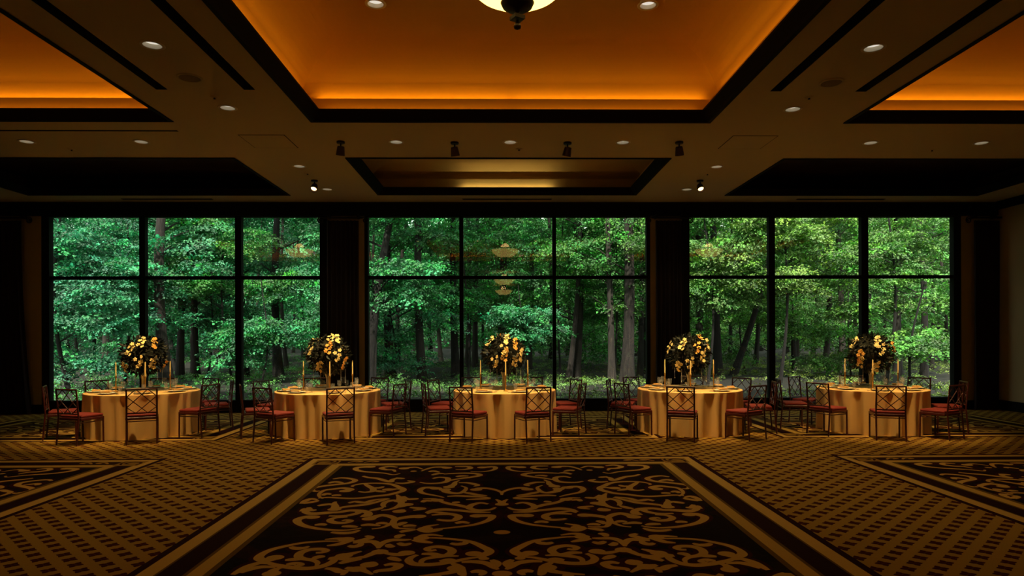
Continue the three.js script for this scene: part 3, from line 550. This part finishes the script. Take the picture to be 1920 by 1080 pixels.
const knifeGeo = join([new RoundedBoxGeometry(0.01, 0.005, 0.09, 1, 0.002).translate(0, 0.001, 0.065), new RoundedBoxGeometry(0.016, 0.0022, 0.13, 1, 0.001).translate(0.002, 0, -0.04)]);
// centrepieces
const petal = std('#f2dc9a', 0.8), petalDeep = std('#e5ab55', 0.8), moss = std('#0f1208', 1), crystal = new THREE.MeshPhysicalMaterial({ color: '#f4f4f0', roughness: 0.1, transmission: 0.6, thickness: 0 });
const darkLeaf = std('#0d1509', 0.6);
const ballLeaf = (() => { const g = new THREE.BufferGeometry(); g.setAttribute('position', new THREE.Float32BufferAttribute([0, 0, 0, 0.018, 0.006, 0.03, 0, -0.002, 0.035, -0.018, 0.006, 0.03, 0.012, 0.0, 0.062, 0, -0.008, 0.085, -0.012, 0.0, 0.062], 3)); g.setIndex([0, 1, 2, 0, 2, 3, 2, 1, 4, 2, 4, 5, 2, 5, 6, 2, 6, 3]); g.computeVertexNormals(); return g; })();
function orchidGeo(seed, n) {     // one spray of orchid blooms, about 0.2 m long, facing +z
  seedTo(seed); const out = [];
  for (let k = 0; k < n; k++) {
    const c = V(rr(-0.05, 0.05), 0.09 - 0.19 * k / (n - 1) + rr(-0.015, 0.015), rr(0, 0.03)), q = new THREE.Quaternion().setFromEuler(new THREE.Euler(rr(-0.5, 0.4), rr(-0.6, 0.6), rr(0, 6)));
    for (let p = 0; p < 5; p++) {
      const g = new THREE.SphereGeometry(0.021, 6, 4).scale(0.75, 1, 0.16).translate(0, 0.02, 0.004).rotateX(0.25).rotateZ(p * Math.PI * 0.4);
      out.push(g.applyQuaternion(q).translate(c.x, c.y, c.z));
    }
    out.push(new THREE.SphereGeometry(0.008, 6, 4).applyQuaternion(q).translate(c.x, c.y, c.z + 0.008));
  }
  return join(out);
}
const orchids = [orchidGeo(41, 7), orchidGeo(42, 8), orchidGeo(43, 6)];
const beads = (n) => { const l = []; for (let k = 0; k < n; k++) l.push(new THREE.IcosahedronGeometry(k === n - 1 ? 0.012 : 0.007, 1).translate(0, -k * 0.017, 0)); return join(l); };
const beadGeo = [beads(11), beads(15)];
const vaseGeo = lathe([[0, 0], [0.075, 0.0], [0.08, 0.008], [0.05, 0.02], [0.026, 0.05], [0.024, 0.1], [0.034, 0.2], [0.055, 0.28], [0.068, 0.31], [0.064, 0.31], [0.05, 0.28], [0.03, 0.2], [0.02, 0.1], [0, 0.06]], 28);
const frosted = new THREE.MeshPhysicalMaterial({ color: '#e4ddc8', roughness: 0.5, transmission: 0.35, thickness: 0 });
const flowerSpots = [ // where the blooms sit on each ball as seen from the room (right, up of the ball's middle, in ball radii)
  [[-0.1, 0.62], [0.48, 0.58], [-0.2, -0.25], [0.38, -0.3], [-0.72, -0.5], [0.85, -0.55], [-0.55, 0.3]],
  [[0.0, 0.35], [0.45, 0.75], [0.4, 0.0], [-0.4, -0.5], [0.75, -0.35], [-0.78, 0.3], [0.1, 0.8]],
  [[-0.68, 0.6], [0.16, 0.72], [0.0, 0.3], [0.02, 0.0], [0.8, 0.0], [-0.42, -0.3], [0.5, -0.25], [0.55, 0.5]],
  [[-0.3, 0.45], [-0.85, 0.35], [0.35, 0.3], [0.62, -0.05], [-0.42, -0.55], [0.05, -0.4], [0.5, 0.8], [0.85, 0.45]],
  [[-0.72, 0.48], [-0.4, -0.1], [0.42, 0.2], [0.2, -0.6], [0.3, 0.55], [0.9, 0.3], [-0.45, -0.4]],
];
tableSpots.forEach((t, ti) => {
  const W = t.which, at = (x, y, z) => [t.x + x, y, TZ + z];
  const tb = thing('banquet_table', `round folding table under the ${W} tablecloth`, 'table', at(0, 0, 0), 0, 'round banquet tables');
  part('tabletop', tops.disc, woodPly, tb); for (const [a, b] of [[-1, -1], [1, -1], [-1, 1], [1, 1]]) { const l = part('leg', tops.leg, M.iron, tb); l.position.set(a * 0.5, 0, b * 0.5); }
  const cl = solo('tablecloth', clothGeometry(100 + ti * 13), linen, `gold floor-length cloth on the ${W} round table`, 'tablecloth', 'gold round tablecloths'); cl.position.set(...at(0, 0, 0));
  // centrepiece
  const eye = Math.atan2(0 - t.x, 15.34 - TZ), top = TH + 0.002, cy = 1.4, br = 0.37;
  const vase = solo('trumpet_vase', vaseGeo, frosted, `frosted trumpet vase on the ${W} table`, 'vase', 'trumpet vases'); vase.position.set(...at(0, top, 0));
  const fl = thing('flower_arrangement', `round ball of dark leaves and cream orchids over the ${W} table`, 'flowers', at(0, cy, 0), eye, 'orchid ball centrepieces');
  part('moss_core', new THREE.IcosahedronGeometry(br * 0.82, 2).scale(1, 0.92, 1), moss, fl);
  part('stem_bundle', bar(V(0, -cy + top + 0.12, 0), V(0, -br * 0.7, 0), 0.012, 8, 0.05), moss, fl);
  seedTo(500 + ti * 7); const nL = 620, im = new THREE.InstancedMesh(ballLeaf, darkLeaf, nL), mt = new THREE.Matrix4(), qq = new THREE.Quaternion();
  for (let k = 0; k < nL; k++) {
    const y = 1 - 2 * (k + 0.5) / nL, a = k * 2.39996, s = Math.sqrt(1 - y * y), n = V(s * Math.cos(a), y, s * Math.sin(a)), rad = br * rr(0.78, 1.0);
    qq.setFromUnitVectors(V(0, 0, 1), n.clone().add(V(rr(-1.1, 1.1), rr(-1.1, 0.6), rr(-1.1, 1.1))).normalize()); qq.multiply(new THREE.Quaternion().setFromAxisAngle(V(0, 0, 1), rr(0, 6)));
    mt.compose(n.multiply(V(rad, rad * 0.93, rad)), qq, V(1, 1, 1).multiplyScalar(rr(0.8, 1.35))); im.setMatrixAt(k, mt);
    im.setColorAt(k, new THREE.Color().setHSL(rr(0.18, 0.33), 0.4, rr(0.35, 0.85)));
  }
  im.name = 'leaves'; im.userData.kind = 'stuff'; fl.add(im);
  const put = (x, y, z, k) => { const o = part('orchid_spray', orchids[k % 3], (k + ti) % 4 === 1 ? petalDeep : petal, fl, 'cream orchid spray'); const n = V(x, y, z).normalize(); o.quaternion.setFromUnitVectors(V(0, 0, 1), n); o.position.copy(n.multiplyScalar(br * 0.98)); };
  flowerSpots[ti].forEach(([u, v], k) => put(u, v, Math.sqrt(Math.max(0.04, 1 - u * u - v * v)), k));
  for (let k = 0; k < 5; k++) put(rr(-0.8, 0.8), rr(-0.4, 0.7), -rr(0.4, 1), k);
  [[-0.25, 0.14], [-0.13, 0.2], [0.22, 0.16], [0.3, 0.05]].forEach(([x, z], k) => { const b = part('crystal_strand', beadGeo[k % 2], crystal, fl, 'hanging string of crystal beads'); b.position.set(x, -br * 0.72, z); });
  // slim candlesticks round the vase
  [[0, 'window side'], [1, 'right'], [2, 'near side'], [3, 'left']].forEach(([k, w]) => {
    const a = eye + Math.PI + k * Math.PI / 2 * -1 + 0.06, cs = thing('tall_candlestick', `slim gold candlestick, ${w} of the vase, ${W} table`, 'candlestick', at(0.43 * Math.sin(a), top, 0.43 * Math.cos(a)), 0, 'slim gold candlesticks');
    part('base', lathe([[0, 0], [0.042, 0], [0.04, 0.008], [0.014, 0.02], [0.011, 0.03]], 18), goldware, cs);
    part('stem', lathe([[0.011, 0.03], [0.012, 0.12], [0.015, 0.13], [0.011, 0.14], [0.012, 0.25], [0.018, 0.262], [0.016, 0.28], [0.012, 0.28]], 12), goldware, cs);
    part('taper', lathe([[0, 0.26], [0.0125, 0.262], [0.0115, 0.42], [0.009, 0.52], [0, 0.535]], 12), petal, cs, 'cream taper candle');
  });
  // chairs and settings
  t.az.forEach((a, k) => {
    const ph = a * Math.PI / 180, pulled = ti === 4 && a === 258 ? 0.14 : 0, rad = TR + 0.055 + CH.d + 0.01 + pulled, s = Math.sin(ph), c = Math.cos(ph);
    copyOf(chairProto, at(rad * s, 0, rad * c), ph, `red-cushioned lattice-back chair ${ti === 2 ? midSeats[k] : seatWord(a - eye * 180 / Math.PI)} of the ${W} table`, 'bamboo-style chairs round the tables');
    scene.children.at(-1).userData.category = 'chair';
    const P = (r, da) => at(r * Math.sin(ph + da), top, r * Math.cos(ph + da)), share = (o, what, cat, grp) => tag(o, what, cat, grp);
    const place = (name, geo, mat, pos, turn, label, cat) => { const m = solo(name, geo, mat, label, cat, `${cat} settings on the ${W} table`); m.position.set(...pos); m.rotation.y = turn; return m; };
    place('charger_plate', geoCharger, goldware, P(0.73, 0), ph, `gold charger plate laid on the ${W} table`, 'charger');
    const pp = P(0.73, 0); pp[1] += 0.0045; place('dinner_plate', geoPlate, china, pp, ph, `white dinner plate on a gold charger on the ${W} table`, 'plate');
    const np = P(0.73, 0); np[1] += 0.031; place('napkin', napkinGeo, napkinMat, np, ph, `folded gold napkin on a plate of the ${W} table`, 'napkin');
    place('dinner_fork', forkGeo, silver, (() => { const p = P(0.74, -0.25); p[1] += 0.002; return p; })(), ph, `silver fork beside a plate on the ${W} table`, 'fork');
    place('dinner_knife', knifeGeo, silver, (() => { const p = P(0.74, 0.25); p[1] += 0.003; return p; })(), ph, `silver knife beside a plate on the ${W} table`, 'knife');
    place('wine_glass', geoGlass, M.tableGlass, P(0.54, 0.22), 0, `clear stemmed wine glass on the ${W} table`, 'glass');
    place('water_goblet', geoTumbler, M.tableGlass, P(0.5, 0.02), 0, `clear footed water goblet on the ${W} table`, 'goblet');
  });
});
// ------------------------------------------------------------------ the woods outside
function barkTexture(seed, dark, light) {      // furrowed bark, the grain along the trunk
  return canvasTexture(512, 256, (c, w, h) => {
    c.fillStyle = dark; c.fillRect(0, 0, w, h); seedTo(seed);
    for (let i = 0; i < 520; i++) { c.fillStyle = i % 3 ? light : '#0d0a08'; c.globalAlpha = 0.25 + 0.45 * R(); c.fillRect(R() * w, R() * h, 18 + 70 * R(), 2 + 4 * R()); }
    for (let i = 0; i < 60; i++) { c.fillStyle = '#3c4a2c'; c.globalAlpha = 0.18; c.beginPath(); c.ellipse(R() * w, R() * h, 6 + 16 * R(), 4 + 8 * R(), 0, 0, 7); c.fill(); }
    c.globalAlpha = 1;
  }, [4, 2]);
}
const barkOf = (seed, dark, light) => std('#ffffff', 0.95, { map: barkTexture(seed, dark, light), bumpMap: noiseTexture(256, 20, 235, 24, [3, 1], seed), bumpScale: 0.03 });
const bark = [barkOf(61, '#1e1813', '#382f28'), barkOf(62, '#2c2620', '#4c443b'), barkOf(63, '#120e0b', '#241d18')];
const leafMat = new THREE.MeshPhysicalMaterial({ color: '#ffffff', roughness: 0.72, transmission: 0.4, thickness: 0, side: THREE.DoubleSide });
function sprayGeo(seed, n) {        // a loose flat clump of broad leaves about half a metre across
  seedTo(seed); const pos = [], idx = [], e = new THREE.Euler(), v = V(0, 0, 0);
  for (let k = 0; k < n; k++) {
    const L = rr(0.06, 0.1), w = L * 0.42, b = pos.length / 3, a = rr(0, 6.28), q = 0.27 * Math.sqrt(R()), o = V(Math.cos(a) * q, rr(-0.05, 0.05) - 0.25 * q * q, 0.22 + Math.sin(a) * q);
    e.set(rr(-0.35, 0.85), rr(0, 6.28), rr(-0.6, 0.6), 'YXZ');
    const P = (x, y, z) => { v.set(x, y, z).applyEuler(e).add(o); pos.push(v.x, v.y, v.z); };
    P(0, 0, 0); P(w, 0.01, L * 0.38); P(0, -0.004, L * 0.45); P(-w, 0.01, L * 0.38); P(w * 0.6, 0, L * 0.72); P(-w * 0.6, 0, L * 0.72); P(0, -0.012, L * 1.05);
    idx.push(b, b + 1, b + 2, b, b + 2, b + 3, b + 2, b + 1, b + 4, b + 2, b + 4, b + 6, b + 2, b + 6, b + 5, b + 2, b + 5, b + 3);
  }
  const g = new THREE.BufferGeometry(); g.setAttribute('position', new THREE.Float32BufferAttribute(pos, 3)); g.setIndex(idx); g.computeVertexNormals(); return g;
}
const sprays = [sprayGeo(71, 26), sprayGeo(72, 22)];
const heightAt = (x, z) => -0.06 + Math.max(0, -z - 40) * 0.02 + Math.max(0, -z - 58) * 0.42 + 0.16 * Math.sin(x * 0.31 + z * 0.17) * Math.min(1, Math.max(0, (-z - 3) / 8)) + 0.1 * Math.sin(x * 0.83 - z * 0.6) * Math.min(1, Math.max(0, (-z - 3) / 8));
{
  const nx = 120, nz = 90, g = new THREE.PlaneGeometry(1, 1, nx, nz).rotateX(-Math.PI / 2), p = g.attributes.position;
  for (let i = 0; i < p.count; i++) { const x = p.getX(i) * 190, z = -0.35 - (0.5 - p.getZ(i)) * 105; p.setXYZ(i, x, heightAt(x, z), z); }
  g.computeVertexNormals(); const uv = g.attributes.uv; for (let i = 0; i < p.count; i++) uv.setXY(i, p.getX(i) / 4, p.getZ(i) / 4);
  const litter = canvasTexture(512, 512, (c, w) => { c.fillStyle = '#23210f'; c.fillRect(0, 0, w, w); seedTo(81); for (let i = 0; i < 7000; i++) { c.fillStyle = ['#3d3220', '#221b10', '#473c28', '#2a3c18', '#1c2e12', '#4f4630'][Math.floor(R() * 6)]; c.save(); c.translate(R() * w, R() * w); c.rotate(R() * 6); c.fillRect(-4, -2, 8, 3 + 3 * R()); c.restore(); } });
  solo('ground', g, std('#7f8068', 1, { map: litter }), 'forest floor of leaf litter rising into a wooded slope', 'ground', null, 'structure');
}
const tint = (hue, spread = 0.05) => new THREE.Color().setHSL(hue + rr(-spread, spread) * 0.5, rr(0.62, 0.95), 0.065 + 0.25 * Math.pow(R(), 1.4));
const mA = new THREE.Matrix4(), qA = new THREE.Quaternion(), eA = new THREE.Euler();
function addSprays(list, c, rad, flat, n, hue, size) {     // a layered bough: twigs radiating outwards and drooping a little
  for (let k = 0; k < n * 1.35; k++) {
    const a = rr(0, Math.PI * 2), q = Math.sqrt(R()), x = Math.cos(a) * rad * q, z = Math.sin(a) * rad * q, y = rr(-1, 1) * rad * flat - 0.12 * rad * q * q;
    const yaw = Math.atan2(x, z) + rr(-0.9, 0.9), s = size * rr(0.75, 1.3);
    eA.set(rr(-0.1, 0.75), yaw, rr(-0.6, 0.6), 'YXZ'); qA.setFromEuler(eA);
    list.push([mA.clone().compose(V(c.x + x, c.y + y, c.z + z), qA, V(s, s, s)), tint(hue)]);
  }
}
function leavesOf(parent, list, v = 0) {
  const im = new THREE.InstancedMesh(sprays[v], leafMat, list.length); im.name = 'foliage'; im.userData.kind = 'stuff';
  list.forEach(([m, c], i) => { im.setMatrixAt(i, m); im.setColorAt(i, c); }); parent.add(im);
}
function trunkGeo(pts, r0, r1, sides = 9) {
  const curve = new THREE.CatmullRomCurve3(pts), n = 14, g = new THREE.TubeGeometry(curve, n, 1, sides), p = g.attributes.position, c = curve.getSpacedPoints(n);
  for (let i = 0; i <= n; i++) for (let j = 0; j <= sides; j++) { const k = i * (sides + 1) + j, t = i / n, r = r0 + (r1 - r0) * t + (i === 0 ? r0 * 0.5 : i === 1 ? r0 * 0.12 : 0), o = c[i]; p.setXYZ(k, o.x + (p.getX(k) - o.x) * r, o.y + (p.getY(k) - o.y) * r, o.z + (p.getZ(k) - o.z) * r); }
  g.computeVertexNormals(); return g;
}
// spec: x, z, trunk radius, height, lean in x over the height, hue, low boughs [dx, y, dz, radius, twigs], crown twigs
function tree(s, label, group) {
  const y0 = heightAt(s.x, s.z) - 0.15, g = thing(s.name ?? 'forest_tree', label, 'tree', [s.x, y0, s.z], 0, group), H = s.h, lean = s.lean ?? 0, bend = rr(-0.25, 0.25);
  const at = (y) => V(lean * y / H + bend * Math.sin(y / H * 4), y, 0.2 * Math.sin(y * 0.5));
  const pts = []; for (let k = 0; k <= 6; k++) pts.push(at(H * k / 6));
  part('trunk', trunkGeo(pts, s.r, s.r * 0.4), bark[s.bark ?? 0], g);
  const list = [];
  for (const [dx, y, dz, rad, n, size = 1.1] of s.low ?? []) {
    const c = V(dx, y, dz), from = at(Math.max(0.5, Math.min(H * 0.9, y - 0.25 * Math.hypot(dx, dz) - 0.3)));
    const mid = from.clone().lerp(c, 0.55).add(V(0, 0.12, 0));
    part('branch', trunkGeo([from, mid, c], Math.max(0.012, s.r * 0.22), 0.008, 5), bark[s.bark ?? 0], g);
    addSprays(list, c, rad, 0.26, n, s.hue, size);
  }
  if (s.crown) {
    const [yc, rad, n, size] = s.crown;
    for (let k = 0; k < 7; k++) { const a = k * 2.4 + s.x, q = k ? rad * 0.6 : 0, yy = yc + rr(-0.3, 0.5) * rad, c = at(Math.min(H, yy)).add(V(Math.cos(a) * q, 0, Math.sin(a) * q)); addSprays(list, V(c.x, yy, c.z), rad * 0.55, 0.5, Math.round(n / 7), s.hue, size); if (k) part('branch', trunkGeo([at(Math.min(H * 0.85, yc - rad * 0.5)), at(Math.min(H * 0.9, yc - rad * 0.2)).lerp(V(c.x, yy, c.z), 0.5), V(c.x, yy, c.z)], s.r * 0.3, 0.02, 5), bark[s.bark ?? 0], g); }
  }
  if (list.length) leavesOf(g, list, s.v ?? 0);
  return g;
}
const EYE = V(0, 1.73, 15.34);
seedTo(900);
// trunks that stand out, where they stand: bearing from the room (x per metre of depth) and depth behind the windows
const trunks = [
  [-0.497, 8.0, 0.2, 13, 0.1, 0, 'stout grey trunk behind the middle pane of the left window'],
  [-0.479, 12, 0.15, 13, 0.3, 2, 'slim dark trunk close beside the stout one at the left window'],
  [-0.455, 13, 0.17, 12, 0, 0, 'trunk rising behind the right mullion side of the left window'],
  [-0.38, 15, 0.13, 12, -0.6, 2, 'slightly leaning trunk in the right panes of the left window'],
  [-0.332, 12, 0.18, 13, 0, 2, 'dark trunk beside the curtain of the left window'],
  [-0.2, 9, 0.2, 9, 1.3, 2, 'forked leaning trunk in the left panes of the middle window'],
  [-0.165, 13, 0.2, 12, 0, 0, 'broad shaded trunk in the left panes of the middle window'],
  [-0.118, 11.5, 0.17, 15, 0.1, 0, 'straight bare trunk left of the first middle-window mullion'],
  [-0.068, 14, 0.17, 14, 0, 2, 'trunk just right of the first middle-window mullion'],
  [-0.04, 22, 0.16, 14, 0.3, 1, 'thin far trunk left of the middle centrepiece'],
  [-0.003, 16, 0.2, 15, 0.2, 0, 'straight trunk rising above the middle centrepiece'],
  [0.04, 20, 0.16, 14, 0, 0, 'thin far trunk right of the middle centrepiece'],
  [0.1, 13, 0.12, 12, 0.7, 0, 'curving thin trunk in the right panes of the middle window'],
  [0.112, 14, 0.16, 14, 0.1, 0, 'straight trunk in the right panes of the middle window'],
  [0.166, 11, 0.14, 15, -0.3, 1, 'grey trunk left of the stoutest one in the middle window'],
  [0.188, 10.5, 0.23, 16, -0.2, 0, 'stoutest trunk at the right end of the middle window'],
  [0.208, 13, 0.12, 13, 0.2, 2, 'dark trunk against the right jamb of the middle window'],
  [0.296, 13, 0.17, 13, 0, 0, 'trunk in the left panes of the right window near the curtain'],
  [0.327, 11, 0.16, 13, 0, 2, 'dark trunk in the left panes of the right window'],
  [0.348, 11, 0.13, 10, 2.6, 2, 'trunk leaning right in the left panes of the right window'],
  [0.443, 16, 0.12, 12, 0, 2, 'thin dark trunk in the middle panes of the right window'],
  [0.488, 17, 0.14, 12, 0, 0, 'thin trunk left of the pale one in the right window'],
  [0.516, 13, 0.13, 14, 0.1, 1, 'slender pale trunk left of the second right-window mullion'],
  [0.6, 14, 0.17, 12, 0.3, 0, 'trunk in the right panes of the right window'],
  [0.64, 12, 0.14, 12, -0.2, 2, 'dim trunk low in the right panes of the right window'],
];
const hueOf = (b) => 0.375 - 0.08 * THREE.MathUtils.smoothstep(b, -0.45, 0.45);     // cooler greens at the left of the woods, yellower at the right
trunks.forEach(([b, depth, r, h, lean, bk, label], i) => {
  const d = 15.34 + depth, x = b * d, low = [];
  for (let k = 0; k < 7; k++) { const a = rr(0, 6.28), q = rr(0.9, 2.6); low.push([Math.cos(a) * q, rr(3.2, 7.8), Math.sin(a) * q - 0.5, rr(0.7, 1.3), 26, 1.1]); }
  tree({ x, z: -depth, r, h, lean, hue: hueOf(b), bark: bk, low, crown: [h * 0.9 + 1, 3.6, 320, 2.4], v: i % 2 }, label, 'tree trunks standing out in the woods');
});
// leafy understory: saplings whose boughs show in particular panes
const sapling = (b, depth, label, boughs, r = 0.05, h = 6, hueShift = 0, size = 1.0) => {
  const d = 15.34 + depth, x = b * d;
  tree({ name: 'leafy_sapling', x, z: -depth, r, h, lean: rr(-0.4, 0.4), hue: hueOf(b) + hueShift, bark: 2, low: boughs.map(([dx, y, rad, n]) => [dx, y, rr(-0.5, 0.5), rad, n, size]) }, label, 'leafy saplings under the trees');
};
const tier = (n, x0, x1, y0, y1, rad, m) => Array.from({ length: n }, () => [rr(x0, x1), rr(y0, y1), rad * rr(0.75, 1.25), m]);
sapling(-0.64, 6.0, 'bright dense sapling filling the leftmost panes', tier(30, -2.3, 1.9, 0.7, 6.6, 0.7, 44), 0.07, 7, 0.015, 0.95);
sapling(-0.56, 8.5, 'sapling behind the first mullion of the left window', tier(18, -2.0, 1.6, 2.2, 6.8, 0.8, 40), 0.06, 7, 0.01);
sapling(-0.5, 11, 'sapling spreading high behind the stout left trunk', tier(18, -2.6, 2.8, 3.2, 7.4, 0.9, 40), 0.06, 7);
sapling(-0.4, 10, 'sapling with bright tops in the right panes of the left window', tier(16, -2.2, 2.4, 3.6, 6.6, 0.85, 40), 0.05, 7, -0.05);
sapling(-0.36, 9, 'low drooping sapling beside the second table', tier(9, -1.6, 2.0, 1.0, 3.0, 0.8, 36), 0.04, 4, -0.01);
sapling(-0.44, 14, 'sapling deep in the right panes of the left window', tier(14, -2.5, 2.5, 1.2, 4.6, 0.9, 36), 0.05, 5);
sapling(-0.19, 9, 'sapling with layered sprays in the left panes of the middle window', tier(15, -2.2, 1.8, 2.8, 6.4, 0.9, 38), 0.05, 7);
sapling(-0.16, 12, 'low teal sapling in the left panes of the middle window', tier(11, -2, 2, 0.9, 3.8, 0.9, 34), 0.04, 4, 0.02);
sapling(-0.05, 13, 'sapling spreading between the middle-window mullions', tier(15, -2.4, 2.4, 3.0, 7.2, 0.9, 38), 0.05, 7);
sapling(0.03, 11, 'sapling with fine sprays right of the middle centrepiece', tier(9, -0.8, 1.8, 1.7, 3.2, 0.7, 38), 0.04, 4, 0.04);
sapling(0.09, 15, 'sapling high behind the second middle-window mullion', tier(15, -2.6, 2.6, 3.0, 7.6, 1.0, 38), 0.05, 8);
sapling(0.17, 14, 'sapling at the right end of the middle window', tier(12, -2.4, 2.4, 3.2, 7.6, 1.0, 36), 0.05, 8);
sapling(0.31, 8.5, 'yellow-green sapling high in the left panes of the right window', tier(16, -1.9, 2.0, 3.2, 6.4, 0.8, 40), 0.05, 7, -0.01);
sapling(0.42, 8, 'broad yellow-green sapling in the middle panes of the right window', tier(18, -2.2, 2.2, 3.6, 6.4, 0.85, 42), 0.06, 7, -0.03);
sapling(0.44, 12, 'sapling with mid-height sprays in the right window', tier(8, -2.4, 2.2, 1.8, 3.8, 0.75, 34), 0.05, 5);
sapling(0.58, 7.5, 'sapling with pale sunlit sprays in the rightmost panes', [...tier(13, -2.3, 2.0, 3.9, 6.4, 0.75, 42), ...tier(5, -1.2, 1.6, 2.7, 3.1, 0.65, 40)], 0.06, 7, -0.01);
sapling(0.62, 7, 'low sapling beside the right jamb of the right window', tier(6, -1.2, 1.6, 1.1, 2.2, 0.6, 36), 0.05, 4);
sapling(0.53, 11, 'dim sapling low behind the rightmost table', tier(9, -2.2, 2.2, 0.8, 2.8, 0.8, 34), 0.04, 4);
sapling(0.37, 13, 'dim sapling deep in the left panes of the right window', tier(10, -2.2, 2.2, 1.0, 4.2, 0.9, 34), 0.04, 5);
// the deep woods: many slim trees, nothing tells them apart
for (let i = 0; i < 100; i++) {
  const depth = 18 + 34 * Math.pow((i + 0.5) / 100, 0.8), d = 15.34 + depth, b = -0.92 + 1.84 * ((i * 0.618034) % 1), h = rr(11, 16), low = [];
  for (let k = 0; k < 8; k++) { const a = rr(0, 6.28), q = rr(0.6, 2.6); low.push([Math.cos(a) * q, rr(1.0, 9.5), Math.sin(a) * q, rr(0.9, 1.5), 15, 1.7]); }
  tree({ x: b * d, z: -depth, r: rr(0.1, 0.2), h, lean: rr(-0.7, 0.7), hue: hueOf(b), bark: i % 3, low, crown: [h - 0.5, 3.4, 110, 2.6], v: i % 2 }, 'slim tree deep in the woods behind the front trunks', 'slim trees deep in the woods');
}
{ // leaf mass on the far slope, and low growth on the forest floor
  const list = []; seedTo(990);
  for (let i = 0; i < 11000; i++) { const z = -56 - 40 * R(), x = rr(-1, 1) * (15.34 - z) * 1.0, s = rr(2.6, 4.2); eA.set(rr(-0.4, 0.9), rr(0, 6.28), rr(-0.8, 0.8), 'YXZ'); list.push([new THREE.Matrix4().compose(V(x, heightAt(x, z) + rr(0, 5), z), qA.clone().setFromEuler(eA), V(s, s, s)), tint(hueOf(x / (15.34 - z)))]); }
  const far = new THREE.Group(); far.name = 'far_foliage'; scene.add(far); tag(far, 'mass of leaves on the far wooded slope', 'foliage', null, 'stuff'); leavesOf(far, list);
  const low = [];
  for (let i = 0; i < 12000; i++) {
    const z = -1.6 - 36 * Math.pow(R(), 1.3), x = rr(-1, 1) * (15.34 - z) * 0.78, n = Math.sin(x * 0.5 + 1.3) + Math.sin(z * 0.45 + x * 0.2); if (n < rr(-1.8, 0.4) || (z > -8 && R() > 0.65)) continue;
    const s = rr(0.35, 0.75); eA.set(rr(-0.6, 0.3), rr(0, 6.28), rr(-0.4, 0.4), 'YXZ'); low.push([new THREE.Matrix4().compose(V(x, heightAt(x, z) + 0.03 + 0.3 * R() * R(), z), qA.clone().setFromEuler(eA), V(s, s, s)), tint(hueOf(x / (15.34 - z)) - 0.06)]);
  }
  const ug = new THREE.Group(); ug.name = 'undergrowth'; scene.add(ug); tag(ug, 'low green plants scattered over the forest floor', 'undergrowth', null, 'stuff'); leavesOf(ug, low, 1);
}
scene.traverse((o) => { if (o.isMesh) { o.castShadow = true; o.receiveShadow = true; } if (o.isPointLight || o.isSpotLight || o.isDirectionalLight) o.castShadow = true; });
renderer.render(scene, camera);
